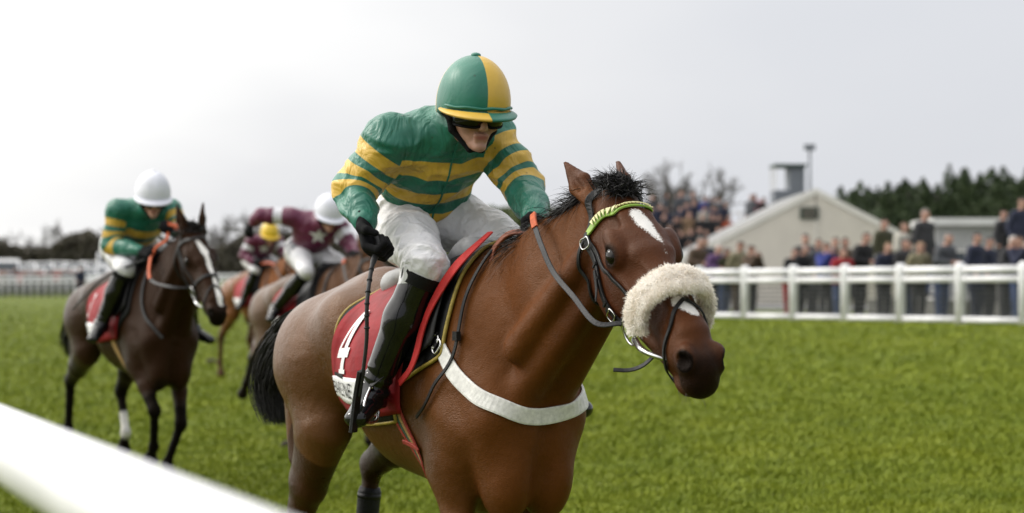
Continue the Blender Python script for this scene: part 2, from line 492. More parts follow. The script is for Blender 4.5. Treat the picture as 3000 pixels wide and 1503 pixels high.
def build_horse_surface(po, h):
    """po: pose. x forward, y left, z up, ground at 0, withers at the origin's x"""
    s = SDF((-1.75, -0.5, po.get('zlo', -0.02)), (1.55, 0.5, 2.06), h)
    Y = (0, 1.0, 0)
    # trunk
    s.cap((-0.82, 0, 1.275), (-0.38, 0, 1.18), (0.240, 0.235), (0.282, 0.325), 0.08)
    s.cap((-0.38, 0, 1.18), (0.02, 0, 1.135), (0.282, 0.325), (0.22, 0.41), 0.10)
    s.cap((0.0, 0, 1.18), (0.17, 0, 1.13), (0.20, 0.36), (0.175, 0.29), 0.10)
    s.cap((-0.34, 0, 1.46), (0.12, 0, 1.525), 0.06, 0.065, 0.14)
    s.cap((-0.75, 0, 1.355), (-1.10, 0, 1.315), (0.225, 0.205), (0.21, 0.18), 0.10)
    s.cap((-0.78, 0, 1.50), (-1.17, 0, 1.42), 0.05, 0.05, 0.10)
    s.cap((-1.18, 0, 1.405), po['tail'][0], 0.05, 0.035, 0.05)
    for g in (1, -1):
        s.ell((-0.74, g * 0.20, 1.37), (0.12, 0.075, 0.10), k=0.10)                     # point of hip
        s.cap((0.03, g * 0.085, 1.47), (0.25, g * 0.112, 1.07), (0.075, 0.12), (0.085, 0.13), 0.055, u=Y)   # shoulder blade
        s.ell((0.235, g * 0.112, 1.06), (0.10, 0.085, 0.15), k=0.07)                    # point of shoulder
        s.ell((0.245, g * 0.075, 0.90), (0.125, 0.085, 0.17), k=0.06)                    # breast
        s.cap((0.05, g * 0.15, 1.18), (0.02, g * 0.155, 0.95), (0.075, 0.17), (0.075, 0.11), 0.05, u=Y)     # triceps
        # hindquarter
        st, hk = po['H' + 'LR'[g < 0]][0:2]
        s.ell((-1.04, g * 0.155, 1.23), (0.24, 0.162, 0.22), k=0.09)
        s.cap((-1.01, g * 0.155, 1.19), st, (0.138, 0.20), (0.088, 0.135), 0.07, u=Y)
        s.cap((-1.20, g * 0.135, 1.20), np.array(hk) * 0.55 + np.array((-1.20, g * 0.135, 1.20)) * 0.45, (0.098, 0.115), (0.05, 0.05), 0.055, u=Y)
    s.ell((0.29, 0, 1.07), (0.09, 0.11, 0.14), k=0.08)
    s.cap((0.385, 0, 1.04), (0.375, 0, 0.80), 0.008, 0.016, 0.05, op='s')                 # breast furrow
    # neck
    A, N, Lt = headframe(po['head']); po_ = np.array(po['head']['poll']); hsz = po['head'].get('size', 1.0)
    H = lambda a, n, l=0.0: po_ + hsz * (a * A + n * N + l * Lt)
    nb, nm = np.array((0.10, 0, 1.335)), po.get('neckmid', (0.45, 0, 1.525))
    th = H(0.05, -0.125)
    nm = np.array(nm, float)
    s.cap(nb, nm, (0.155, 0.265), (0.100, 0.190), 0.10)
    s.cap(nm, th, (0.100, 0.190), (0.078, 0.118), 0.08)
    s.cap((0.02, 0, 1.535), nm + np.array((-0.03, 0, 0.155)), 0.055, 0.04, 0.10)         # crest
    s.cap(nm + np.array((-0.03, 0, 0.155)), H(-0.02, -0.035), 0.04, 0.045, 0.08)
    for g in (1, -1):
        s.cap(H(0.06, -0.13, g * 0.055), nm * 0.5 + np.array((0.18, g * 0.108, 0.56)), 0.042, 0.058, 0.032)    # brachiocephalic band
        s.cap(H(0.12, -0.19, g * 0.028), (0.36, g * 0.060, 1.17), 0.035, 0.06, 0.035)                          # gullet muscles
    # head
    s.cap(H(0.03, -0.075), H(0.20, -0.095), (0.074, 0.078), (0.093, 0.094), 0.05, u=Lt)
    s.cap(H(0.20, -0.095), H(0.36, -0.090), (0.091, 0.094), (0.067, 0.086), 0.04, u=Lt)
    s.cap(H(0.36, -0.090), H(0.52, -0.078), (0.063, 0.084), (0.059, 0.072), 0.04, u=Lt)
    s.cap(H(0.10, -0.006), H(0.24, -0.014), (0.058, 0.02), (0.062, 0.02), 0.05, u=Lt)     # flat forehead
    s.cap(H(0.24, -0.014), H(0.52, -0.022), (0.050, 0.016), (0.042, 0.020), 0.035, u=Lt)   # nasal bone
    s.cap(H(0.52, -0.080), H(0.60, -0.078), (0.060, 0.068), (0.058, 0.062), 0.035, u=Lt)   # muzzle
    s.ell(H(0.622, -0.108), hsz * np.array((0.036, 0.044, 0.036)), R=np.array([A, Lt, N]), k=0.03)   # upper lip
    s.ell(H(0.572, -0.152), hsz * np.array((0.042, 0.031, 0.025)), R=np.array([A, Lt, N]), k=0.025)  # chin
    for g in (1, -1):
        s.ell(H(0.185, -0.155, g * 0.040), hsz * np.array((0.125, 0.044, 0.105)), R=np.array([A, Lt, N]), k=0.035)  # cheek
        s.cap(H(0.26, -0.195, g * 0.025), H(0.52, -0.138, g * 0.018), 0.030, 0.022, 0.03)    # jaw bar
        s.cap(H(0.20, -0.082, g * 0.078), H(0.37, -0.088, g * 0.056), 0.014, 0.009, 0.02)    # facial crest
        s.ell(H(0.165, -0.035, g * 0.076), hsz * np.array((0.05, 0.026, 0.026)), R=np.array([A, Lt, N]), k=0.03)    # brow
        s.ell(H(0.205, -0.056, g * 0.080), hsz * np.array((0.036, 0.022, 0.032)), R=np.array([A, Lt, N]), k=0.02)   # orbit
        s.ell(H(0.115, -0.022, g * 0.066), hsz * np.array((0.026, 0.014, 0.014)), R=np.array([A, Lt, N]), k=0.025, op='s')  # hollow above the eye
        s.ell(H(0.203, -0.054, g * 0.108), hsz * np.array((0.026, 0.022, 0.018)), R=np.array([A, Lt, N]), k=0.010, op='s')   # eye opening
        s.ell(H(0.588, -0.054, g * 0.041), hsz * np.array((0.040, 0.023, 0.036)), R=np.array([A, Lt, N]), k=0.018)   # nostril wing
        ax = nrm(A * 0.75 + N * 0.35)
        ox = nrm(Lt * g * 0.9 + A * 0.4); ox = nrm(ox - ax * ox.dot(ax))
        s.ell(H(0.607, -0.046, g * 0.066), hsz * np.array((0.034, 0.024, 0.019)), R=np.array([ax, ox, np.cross(ax, ox)]), k=0.008, op='s')
        s.cap(H(0.50, -0.122, g * 0.052), H(0.625, -0.135, g * 0.036), 0.005, 0.006, 0.008, op='s')   # mouth line
        # ear
        ev = nrm(A * po['ear'][0] + N * po['ear'][1] + Lt * g * po['ear'][2]); eb = H(*po.get('earbase', (-0.01, -0.03)), g * 0.058); el_ = po.get('earlen', 1.0)
        ew = nrm(np.cross(ev, nrm(A * 0.3 + N * 0.5 + Lt * g * 0.8)))
        s.cap(eb, eb + ev * 0.075 * hsz * el_, 0.028, (0.041, 0.025), 0.02, u=ew)
        s.cap(eb + ev * 0.075 * hsz * el_, eb + ev * 0.175 * hsz * el_, (0.041, 0.023), (0.006, 0.008), 0.01, u=ew)
        fr = nrm(A * 0.35 + N * 0.45 + Lt * g * 0.75)
        s.cap(eb + ev * 0.055 + fr * 0.034, eb + ev * 0.135 + fr * 0.024, (0.015, 0.022), (0.004, 0.010), 0.010, u=ew, op='s')
    # legs
    for g, sd_ in ((1, 'L'), (-1, 'R')):
        el, kn, fe, ho = [np.array(q, float) for q in po['F' + sd_]]
        s.cap((0.10, g * 0.15, 1.06), el, (0.085, 0.14), (0.068, 0.10), 0.05, u=Y)
        s.cap(el, el * 0.55 + kn * 0.45, (0.062, 0.098), (0.048, 0.062), 0.06, u=Y)
        s.cap(el * 0.55 + kn * 0.45, kn, (0.048, 0.062), (0.040, 0.042), 0.03, u=Y)
        s.ell(kn, (0.045, 0.043, 0.055), k=0.02)
        s.cap(kn, fe, (0.031, 0.036), (0.028, 0.034), 0.02, u=Y)
        s.ell(fe, (0.040, 0.036, 0.042), k=0.02)
        s.cap(fe, fe * 0.35 + ho * 0.65, 0.031, 0.034, 0.02)
        s.cap(fe * 0.35 + ho * 0.65, ho, 0.040, 0.056, 0.008)
        st, hk, fe, ho = [np.array(q, float) for q in po['H' + sd_]]
        s.cap(st, st * 0.45 + hk * 0.55, (0.092, 0.145), (0.066, 0.095), 0.06, u=Y)
        s.cap(st * 0.45 + hk * 0.55, hk, (0.064, 0.090), (0.042, 0.058), 0.03, u=Y)
        back = nrm(hk - st) * 0.02 + np.array((-0.025, 0, 0.015))
        s.ell(hk, (0.055, 0.042, 0.06), k=0.02); s.cap(hk + back, st * 0.4 + hk * 0.6 + np.array((-0.035, 0, 0)), 0.022, 0.015, 0.03)
        s.cap(hk, fe, (0.034, 0.042), (0.029, 0.034), 0.02, u=Y)
        s.ell(fe, (0.040, 0.037, 0.042), k=0.02)
        s.cap(fe, fe * 0.35 + ho * 0.65, 0.031, 0.034, 0.02)
        s.cap(fe * 0.35 + ho * 0.65, ho, 0.040, 0.054, 0.008)
    V, Q = s.mesh(2)
    return V, Q, H, (A, N, Lt)

def horse_masks(V, po, H, mk):
    d = {}
    legm = np.zeros(len(V)); dark = np.zeros(len(V))
    for k in ('FL', 'FR', 'HL', 'HR'):
        J = [np.array(q, float) for q in po[k]]
        for a, b in zip(J[:-1], J[1:]):
            dd, t = seg(V, a, b)
            first = a is J[0]
            if first:
                legm = np.maximum(legm, (dd < 0.19) * (sstep(0.16, 0.26, t) if k[0] == 'H' else sstep(0.45, 0.8, t)) * 1.0)
                dark = np.maximum(dark, (dd < 0.17) * sstep(0.55, 1.05, t) * mk['pts'])
            else:
                legm = np.maximum(legm, (dd < 0.12) * 1.0); dark = np.maximum(dark, (dd < 0.12) * 1.0 * mk['pts'])
    # muzzle, eye rims, ear edges
    dm = np.linalg.norm(V - H(0.62, -0.08), axis=1)
    dark = np.maximum(dark, sstep(0.125, 0.05, dm) * 0.85)
    for g in (1, -1):
        dark = np.maximum(dark, sstep(0.050, 0.028, np.linalg.norm(V - H(0.203, -0.054, g * 0.094), axis=1)) * 0.9)
        dark = np.maximum(dark, sstep(0.046, 0.026, np.linalg.norm(V - H(0.607, -0.046, g * 0.062), axis=1)) * 1.3)
    d['dark'] = dark; d['leg'] = legm
    d['fore'] = sstep(-0.35, 0.35, V[:, 0] + 0.25 * (V[:, 2] - 1.2))
    A_ = headframe(po['head'])[0]; pa_ = (V - np.array(po['head']['poll'])) @ A_
    d['face'] = sstep(-0.06, 0.10, pa_ + 0.4 * (np.array(po['head']['poll'])[2] * 0 + V[:, 2] - po['head']['poll'][2] + 0.16)) * (V[:, 0] > 0.55) * sstep(-0.15, 0.02, pa_)
    d['face'] = np.maximum(d['face'], (V[:, 0] > 0.5) * sstep(-0.01, 0.03, V[:, 2] - po['head']['poll'][2]))
    wt = np.full(len(V), -1.0)
    for (pa, pb, ra, rb) in mk['white']:
        a = H(*pa); b = H(*pb)
        dd, t = seg(V, a, b)
        wt = np.maximum(wt, 0.5 + (ra + (rb - ra) * t - dd) * 45)
    for (pa, pb, rr) in mk.get('socks', []):
        dd, t = seg(V, np.array(pa, float), np.array(pb, float))
        wt = np.maximum(wt, 0.5 + (rr - dd) * 20)
    d['white'] = np.clip(wt, -1, 2)
    return d

def horse_hair(po, H, mat, root, seed, n_mane=9500, n_tail=6500, wid=1.0, up=0.5):
    r = np.random.default_rng(seed)
    nm = np.array(po.get('neckmid', (0.45, 0, 1.525)), float)
    crest = crom([(0.02, 0, 1.575), (0.18, 0, 1.615), nm + np.array((-0.05, 0, 0.19)), H(-0.06, -0.01), H(0.0, 0.0)], 60)
    u = r.uniform(0, 1, n_mane)
    i = np.minimum((u * 59).astype(int), 58); f = (u * 59 - i)[:, None]
    P = crest[i] * (1 - f) + crest[i + 1] * f
    P = P + np.stack([r.normal(0, 0.01, n_mane), r.normal(0, 0.014, n_mane), r.normal(-0.012, 0.008, n_mane)], 1)
    clump = np.sin(u * 47) * 0.5 + np.sin(u * 113 + 1) * 0.5
    D = np.stack([-0.85 + 0.22 * r.normal(size=n_mane) + 0.25 * np.sin(u * 71), po.get('maneside', -0.25) + 0.42 * r.normal(size=n_mane) + 0.6 * clump, up * np.interp(u, [0, 0.7, 0.9, 1], [1, 0.9, 0.3, 0.1]) + 0.2 * r.normal(size=n_mane) + 0.3 * np.sin(u * 59 + 2)], 1)
    ln = r.uniform(0.06, 0.16, n_mane) * (1 + 0.3 * clump) * np.interp(u, [0, 0.35, 0.65, 0.82, 1], [0.85, 1.2, 1.0, 0.34, 0.16])
    strands(P, D, ln, mat, 'mane', root, 5, 0.0018 * wid, 0.75, 0.022, seed)
    # forelock over the brow
    nf = n_mane // 12
    P = np.array([H(r.uniform(-0.02, 0.03), 0.0, r.normal(0, 0.022)) for _ in range(nf)])
    A, N, Lt = headframe(po['head'])
    D = A[None] * r.uniform(-0.9, 0.1, nf)[:, None] + N[None] * r.uniform(0.15, 0.5, nf)[:, None] + Lt[None] * r.normal(0.3, 0.7, nf)[:, None]
    strands(P, D, r.uniform(0.025, 0.055, nf), mat, 'forelock', root, 4, 0.0022 * wid, 0.55, 0.02, seed + 1)
    # tail
    tp = crom(po['tail'], 40)
    T, Nn, Bb = frames(tp)
    n = n_tail
    segs = 12
    st = (r.uniform(0, 1, n) ** 1.5 * 16).astype(int)
    off = np.clip(r.normal(size=(n, 2)), -1.7, 1.7); rad = r.uniform(0.2, 1, n)
    t = np.linspace(0, 1, segs + 1)
    rows = []
    for k in range(n):
        e_ = 39 - int(r.uniform(0, 9) ** 1.0)
        q = st[k] + (e_ - st[k]) * t
        qi = np.minimum(q.astype(int), 38); fq = (q - qi)[:, None]
        c = tp[qi] * (1 - fq) + tp[qi + 1] * fq
        spread = 0.014 + po.get('tailw', 0.085) * np.sin(np.clip(q / 39, 0, 1) * 2.45) ** 1.2
        w1 = off[k, 0] * 0.55 + 0.16 * np.sin(q * 0.22 + (k % 9) * 0.7); w2 = off[k, 1] * 0.55
        rows.append(c + Nn[qi] * (spread * w1)[:, None] + Bb[qi] * (spread * w2)[:, None])
    P = np.array(rows)
    side = r.normal(size=(n, 1, 3)); side /= np.linalg.norm(side, axis=2)[:, :, None]
    wd = (0.0026 * wid * (1 - 0.8 * t))[None, :, None]
    V = np.stack([P - side * wd, P + side * wd], 2).reshape(-1, 3)
    base = (np.arange(n) * (segs + 1) * 2)[:, None] + (np.arange(segs) * 2)[None]
    Q = np.stack([base, base + 1, base + 3, base + 2], -1).reshape(-1, 4)
    mesh('tail', V, Q, mat, root)

def uvsphere(c, r, n=16, m=10, R=None):
    v = []; f = []
    for i in range(m + 1):
        a = math.pi * i / m
        for j in range(n):
            b = 2 * math.pi * j / n
            v.append((math.sin(a) * math.cos(b), math.sin(a) * math.sin(b), math.cos(a)))
    for i in range(m):
        for j in range(n):
            k = (j + 1) % n
            f.append((i * n + j, (i + 1) * n + j, (i + 1) * n + k, i * n + k))
    v = np.array(v) * np.asarray(r)
    if R is not None: v = v @ np.asarray(R)
    return v + np.asarray(c), f

class Surf:
    """snap-to-surface helper"""
    def __init__(s, bv): s.b = bv
    def near(s, p):
        l, n, i, d = s.b.find_nearest(Vector(p)); return np.array(l), np.array(n)
    def ray(s, p, d):
        l, n, i, dd = s.b.ray_cast(Vector(p), Vector(d)); return (None, None) if l is None else (np.array(l), np.array(n))

def strap(name, pts, width, thick, mat, parent, surf=None, off=0.004, n=40, up=None, ends=True, snapmask=None, wprof=None):
    """flat leather strap along a path, lying on a surface where one is given"""
    P = crom(pts, n); NN = np.zeros_like(P)
    if surf is not None:
        for i in range(n):
            l, nn = surf.near(P[i])
            if snapmask is None or snapmask(i / (n - 1)):
                P[i] = l + nn * off
            NN[i] = nn
        for _ in range(3):
            NN[1:-1] = (NN[:-2] + NN[1:-1] * 2 + NN[2:]) / 4
            P[1:-1] = (P[:-2] + P[1:-1] * 2 + P[2:]) / 4
    else:
        NN[:] = up if up is not None else (0, 0, 1)
    T = np.gradient(P, axis=0); T /= np.linalg.norm(T, axis=1)[:, None] + 1e-9
    NN = NN - T * (NN * T).sum(1)[:, None]; NN /= np.linalg.norm(NN, axis=1)[:, None] + 1e-9
    S = np.cross(T, NN)
    w = width / 2; h = thick / 2
    prof = [(-w, -h), (w, -h), (w, h * 0.5), (w * 0.8, h), (-w * 0.8, h), (-w, h * 0.5)]
    m = len(prof); V = []
    for i in range(n):
        q = 1.0 if wprof is None else wprof(i / (n - 1))
        for a, b in prof: V.append(P[i] + S[i] * a * q + NN[i] * (b + h))
    F = [(i * m + j, i * m + (j + 1) % m, (i + 1) * m + (j + 1) % m, (i + 1) * m + j) for i in range(n - 1) for j in range(m)]
    F += [tuple(range(m))[::-1], tuple((n - 1) * m + j for j in range(m))]
    o = mesh(name, V, F, mat, parent, False)
    return o, P, NN, S

HERO = dict(
    head=dict(poll=(0.834, 0, 1.805), pitch=40.2, yaw=-8, swing=2.1, size=1.19),
    ear=(-1.0, 0.02, 0.12), earlen=0.90, earbase=(-0.035, -0.062), neckmid=(0.45, 0, 1.50),
    tail=[(-1.27, 0, 1.39), (-1.46, 0, 1.37), (-1.62, -0.01, 1.25), (-1.70, -0.03, 1.10), (-1.66, -0.04, 0.95)],
    FL=[(0.02, 0.15, 0.88), (0.16, 0.14, 0.50), (-0.06, 0.13, 0.22), (-0.16, 0.13, 0.12)],
    FR=[(0.02, -0.15, 0.88), (0.10, -0.14, 0.47), (0.06, -0.13, 0.16), (0.12, -0.13, 0.03)],
    HL=[(-0.80, 0.16, 1.02), (-1.19, 0.14, 0.80), (-1.22, 0.12, 0.46), (-1.28, 0.12, 0.34)],
    HR=[(-0.95, -0.18, 0.99), (-1.25, -0.16, 0.56), (-1.22, -0.14, 0.18), (-1.13, -0.14, 0.03)])
# ------------------------------------------------------------------ jockeys
_LAT = np.random.default_rng(11).uniform(-1, 1, (32, 32, 32))
def vnoise(P, scale):
    """smooth value noise, vectorised"""
    p = np.asarray(P) * scale
    i = np.floor(p).astype(int); f = p - i; f = f * f * (3 - 2 * f)
    out = 0
    for a in (0, 1):
        for b in (0, 1):
            for c in (0, 1):
                wgt = (f[:, 0] if a else 1 - f[:, 0]) * (f[:, 1] if b else 1 - f[:, 1]) * (f[:, 2] if c else 1 - f[:, 2])
                out = out + wgt * _LAT[(i[:, 0] + a) % 32, (i[:, 1] + b) % 32, (i[:, 2] + c) % 32]
    return out

def wrinkle(V, Q, amp, scale, stretch=(1, 1, 1), axis=None, k=1.4):
    N = vnormals(V, Q)
    P = V * np.asarray(stretch)
    if axis is not None: P = V + np.outer(V @ axis, axis) * k          # folds run across the axis
    n = 1 - np.abs(vnoise(P + vnoise(V, scale * 0.5)[:, None] * 0.12, scale)) * 2
    n2 = 1 - np.abs(vnoise(P + 3.3, scale * 2.1)) * 2
    return V + N * (amp * (0.7 * n + 0.35 * n2))[:, None]

def silk_mat(name, c1, c2, rough=0.42, spots=0.5, wrink=0.85):
    m = NM(name)
    co = m.coord()
    mk = m.attr('mark')
    f = m.rng(mk, -0.0012, 0.0012, 1, 0)
    c = m.mix(f, c1, c2)
    n = m.noise(5, 4, 0.6, co)
    c = m.mix(m.rng(n, 0.35, 0.75, 0, 0.25), c, (0.02, 0.02, 0.02))
    sp = m.new('ShaderNodeTexVoronoi'); sp.inputs['Scale'].default_value = 17; m.link(co, sp.inputs[0])
    c = m.mix(m.rng(sp.outputs['Distance'], 0.05, 0.085, spots, 0), c, (0.03, 0.025, 0.018))
    m.set(base=c, rough=rough, spec=0.5, sheen=0.1, sheenr=0.35)
    b1 = m.bump(m.noise(11, 3, 0.5, m.coord('Object', (1, 1, 0.55)), 1.2), wrink, 0.03)
    b1 = m.bump(m.ridge(7, m.coord('Object', (1, 1, 0.6))), wrink * 0.9, 0.02, b1)
    m.bump(m.noise(900, 1, 0.5, co), 0.06, 0.002, b1)
    return m.m

def breech_mat(name):
    m = NM(name)
    co = m.coord()
    n = m.noise(7, 5, 0.6, co)
    c = m.mix(m.rng(n, 0.4, 0.8, 0, 0.4), (0.66, 0.66, 0.68), (0.45, 0.42, 0.38))
    sp = m.new('ShaderNodeTexVoronoi'); sp.inputs['Scale'].default_value = 30; m.link(co, sp.inputs[0])
    c = m.mix(m.rng(sp.outputs['Distance'], 0.03, 0.06, 0.6, 0), c, (0.16, 0.13, 0.10))
    m.set(base=c, rough=0.45, spec=0.4)
    b1 = m.bump(m.noise(16, 3, 0.5, co, 1.0), 0.6, 0.02)
    m.bump(m.ridge(9, m.coord('Object', (1, 0.7, 1))), 0.9, 0.02, b1)
    return m.m

def fist(s, wr, hd, nrm_, thumb_side, curl=1.0, sz=1.0):
    """gloved hand: palm, four separate curled fingers and a thumb. wr->hd is the palm axis, nrm_ the palm's facing"""
    wr = np.asarray(wr, float); hd = np.asarray(hd, float)
    ax = nrm(hd - wr); pn = np.asarray(nrm_, float); pn = nrm(pn - ax * pn.dot(ax)); sd_ = np.cross(ax, pn) * thumb_side
    kn = wr + ax * 0.085 * sz
    s.cap(wr - ax * 0.03, wr + ax * 0.02, (0.030 * sz, 0.024 * sz), (0.036 * sz, 0.02 * sz), 0.012, u=sd_)
    s.cap(wr + ax * 0.02, kn - ax * 0.012, (0.038 * sz, 0.018 * sz), (0.043 * sz, 0.018 * sz), 0.014, u=sd_)
    for j in range(4):
        ln = (0.042, 0.046, 0.043, 0.035)[j] * sz
        b = kn + sd_ * (0.031 - j * 0.0205) * sz
        p1 = b + (ax * 0.55 + pn * 0.75 * curl) * ln
        p2 = p1 + (-ax * 0.35 + pn * 0.75 * curl) * ln * 0.75
        p3 = p2 + (-ax * 0.95 - pn * 0.15) * ln * 0.55
        s.cap(b, p1, 0.0115 * sz, 0.0105 * sz, 0.006); s.cap(p1, p2, 0.0105 * sz, 0.0098 * sz, 0.005); s.cap(p2, p3, 0.0098 * sz, 0.0085 * sz, 0.004)
    t0 = wr + ax * 0.028 * sz + sd_ * 0.036 * sz
    t1 = t0 + (ax * 0.55 + sd_ * 0.35 + pn * 0.5) * 0.036 * sz
    t2 = t1 + (ax * 0.45 - sd_ * 0.35 + pn * 0.7) * 0.03 * sz
    s.cap(t0, t1, 0.015 * sz, 0.012 * sz, 0.010); s.cap(t1, t2, 0.0115 * sz, 0.0095 * sz, 0.005)
    return kn + pn * 0.028 * sz

def bounds(pts, m):
    P = np.array(pts, float)
    return P.min(0) - m, P.max(0) + m

def hfr(J):
    y = math.radians(J['yaw']); p = math.radians(J['pitch']); r = math.radians(J.get('tilt', 0))
    f = np.array((math.cos(y) * math.cos(p), math.sin(y) * math.cos(p), -math.sin(p)))
    l = np.array((-math.sin(y), math.cos(y), 0.0)); u = np.cross(f, l)
    l, u = l * math.cos(r) + u * math.sin(r), u * math.cos(r) - l * math.sin(r)
    return f, l, u

def build_jockey(J, root, M, h, parts=None):
    P = {k: np.array(v, float) for k, v in J.items() if isinstance(v, (tuple, list)) and len(v) == 3 and not isinstance(v[0], (tuple, list))}
    hip, chest, neck = P['hip'], P['chest'], P['neck']
    shR, shL, elR, elL, wrR, wrL, haR, haL = [P[k] for k in ('shR', 'shL', 'elR', 'elL', 'wrR', 'wrL', 'haR', 'haL')]
    knR, knL, anR, anL, toR, toL = [P[k] for k in ('knR', 'knL', 'anR', 'anL', 'toR', 'toL')]
    C = P['head']; f, l, u = hfr(J)
    lat = nrm(shL - shR)
    hh = lambda a, b, c: C + f * a + l * b + u * c
    R3 = np.array([f, l, u])
    # --- body: head and neck with the trunk and limbs that the clothes cover, one surface
    s = SDF(*bounds([hip, C + u * 0.1, C - u * 0.1, shR, shL, elR, elL, wrR, wrL, knR, knL, anR, anL, neck], 0.16), max(h, 0.0075))
    s.cap(hip, chest, (0.12, 0.08), (0.13, 0.085), 0.05, u=lat)
    s.cap(chest, (shR + shL) / 2, (0.12, 0.08), (0.09, 0.06), 0.05, u=lat)
    for a, b, c in ((shR, elR, wrR), (shL, elL, wrL)):
        s.cap((shR + shL) / 2, a, 0.05, 0.045, 0.04); s.cap(a, b, 0.042, 0.034, 0.03); s.cap(b, c, 0.034, 0.024, 0.02)
    for g, a, b in ((-1, knR, anR), (1, knL, anL)):
        hj = hip + lat * g * 0.09
        s.cap(hj, a, 0.065, 0.045, 0.04); s.cap(a, b, 0.044, 0.03, 0.02)
    V, Q = s.mesh(1)
    # the head is finer: sample it again on its own grid and join by overlap inside the collar
    s2 = SDF(*bounds([C + u * 0.13, C - u * 0.13, C + f * 0.13, C - f * 0.12, C + l * 0.1, C - l * 0.1, neck], 0.05), min(h, 0.0048) if h < 0.009 else h * 0.75)
    s2.ell(hh(-0.01, 0, 0.035), (0.098, 0.078, 0.095), R3, 0.01)
    s2.cap(hh(0.03, 0, -0.02), hh(0.052, 0, -0.085), (0.062, 0.055), (0.034, 0.032), 0.03, u=l)     # jaw to chin
    s2.cap(hh(0.0, 0, -0.05), neck, 0.055, 0.062, 0.03)
    s2.ell(hh(0.082, 0, -0.098), (0.020, 0.022, 0.018), R3, 0.015)
    s2.cap(hh(0.092, 0, 0.012), hh(0.112, 0, -0.030), 0.011, 0.0135, 0.012)                          # nose
    s2.ell(hh(0.102, 0, -0.036), (0.016, 0.018, 0.010), R3, 0.008)
    s2.cap(hh(0.092, -0.019, -0.0605), hh(0.092, 0.019, -0.0605), 0.0085, None, 0.010)                # lips
    s2.cap(hh(0.089, -0.015, -0.073), hh(0.089, 0.015, -0.073), 0.0085, None, 0.010)
    s2.cap(hh(0.103, -0.024, -0.0665), hh(0.103, 0.024, -0.0665), 0.003, None, 0.005, op='s')
    for g in (-1, 1):
        s2.ell(hh(0.064, g * 0.045, -0.022), (0.03, 0.026, 0.026), R3, 0.02)                          # cheekbone
        s2.ell(hh(0.088, g * 0.032, 0.012), (0.014, 0.017, 0.012), R3, 0.012, op='s')                 # eye socket
        s2.ell(hh(0.078, g * 0.031, 0.010), (0.012, 0.013, 0.011), R3, 0.004)
        s2.ell(hh(-0.005, g * 0.078, -0.005), (0.020, 0.010, 0.032), R3, 0.006)                       # ear
        s2.ell(hh(0.113, g * 0.008, -0.046), 0.0045, None, 0.004, op='s')
    V2, Q2 = s2.mesh(1)
    VV = np.concatenate([V, V2]); QQ = np.concatenate([Q, Q2 + len(V)])
    lp = np.minimum(np.linalg.norm((VV - hh(0.097, 0, -0.066)) @ R3.T / np.array((0.02, 0.022, 0.0085)), axis=1), 3)
    mesh('body', VV, QQ, M['skin'], root, attrs={'lips': 1 - np.clip(lp - 0.5, 0, 1)})
    # --- jersey
    s = SDF(*bounds([hip, chest, neck, shR, shL, elR, elL, wrR, wrL], 0.22), h)
    fw = nrm(np.cross(lat, chest - hip)) * -1                                                        # towards the belly side
    if fw[0] < 0: fw = -fw
    waist = hip + (chest - hip) * 0.22
    s.cap(waist, chest, (0.150, 0.118), (0.182, 0.135), 0.06, u=lat)
    s.cap(chest, (shR + shL) / 2 * 0.8 + neck * 0.2, (0.178, 0.130), (0.130, 0.085), 0.06, u=lat)
    bk = nrm(chest - hip) ; up_ = np.array((0, 0, 1.0))
    s.cap(chest + up_ * 0.03, neck - up_ * 0.02, (0.10, 0.08), (0.062, 0.062), 0.06, u=lat)
    s.cap(neck - nrm(C - neck) * 0.03, neck + nrm(C - u * 0.05 - neck) * 0.035, 0.062, 0.058, 0.02)
    for a, b, c, d in ((shR, elR, wrR, haR), (shL, elL, wrL, haL)):
        s.cap(chest * 0.4 + (shR + shL) / 2 * 0.6, a, 0.088, 0.073, 0.06)
        s.cap(a, a * 0.35 + b * 0.65, 0.073, 0.066, 0.05); s.cap(a * 0.35 + b * 0.65, b, 0.066, 0.058, 0.03)
        s.cap(b, b * 0.45 + c * 0.55, 0.060, 0.052, 0.03); s.cap(b * 0.45 + c * 0.55, c - nrm(c - b) * 0.015, 0.052, 0.036, 0.02)
    V, Q = s.mesh(1)
    V = wrinkle(V, Q, J.get('wr', 0.015), 6.5, axis=nrm(chest - hip + np.array((0, 0.0, 0.1))))
    # hoops: distance along the trunk or along the arm, stored as signed distance to the nearest hoop
    ax = nrm(chest - hip)
    smid = (shR + shL) / 2
    dT, tT = seg(V, hip, smid)
    cT = (V - hip) @ nrm(smid - hip)
    best = dT / 0.165; c = cT.copy(); arm = np.zeros(len(V), bool)
    for a, b, c_ in ((shR, elR, wrR), (shL, elL, wrL)):
        L1 = np.linalg.norm(b - a); L2 = np.linalg.norm(c_ - b)
        d1, t1 = seg(V, a, b); d2, t2 = seg(V, b, c_)
        dd = np.minimum(d1, d2) / 0.080
        w1 = 1 / (d1 + 0.01) ** 6; w2 = 1 / (d2 + 0.01) ** 6
        ca = (w1 * ((V - a) @ nrm(b - a)) + w2 * (L1 + (V - b) @ nrm(c_ - b))) / (w1 + w2)
        sel = (dd < best) & (ca > 0.0)
        best = np.where(sel, dd, best); c = np.where(sel, ca, c); arm |= sel
    pat = J['pattern']
    mk = np.full(len(V), 1.0)
    for ctr, hw in pat['torso']: mk = np.where(~arm, np.minimum(mk, np.abs(c - ctr) - hw), mk)
    for ctr, hw in pat['arm']: mk = np.where(arm, np.minimum(mk, np.abs(c - ctr) - hw), mk)
    mk = np.where(np.abs(mk) > 0.05, 0.05 * np.sign(mk), mk)
    jo = mesh('jersey', V, Q, M['silk'], root, attrs={'mark': mk})
    sj = Surf(bvh_of(V, Q))
    # --- breeches
    s = SDF(*bounds([hip, knR, knL], 0.24), h)
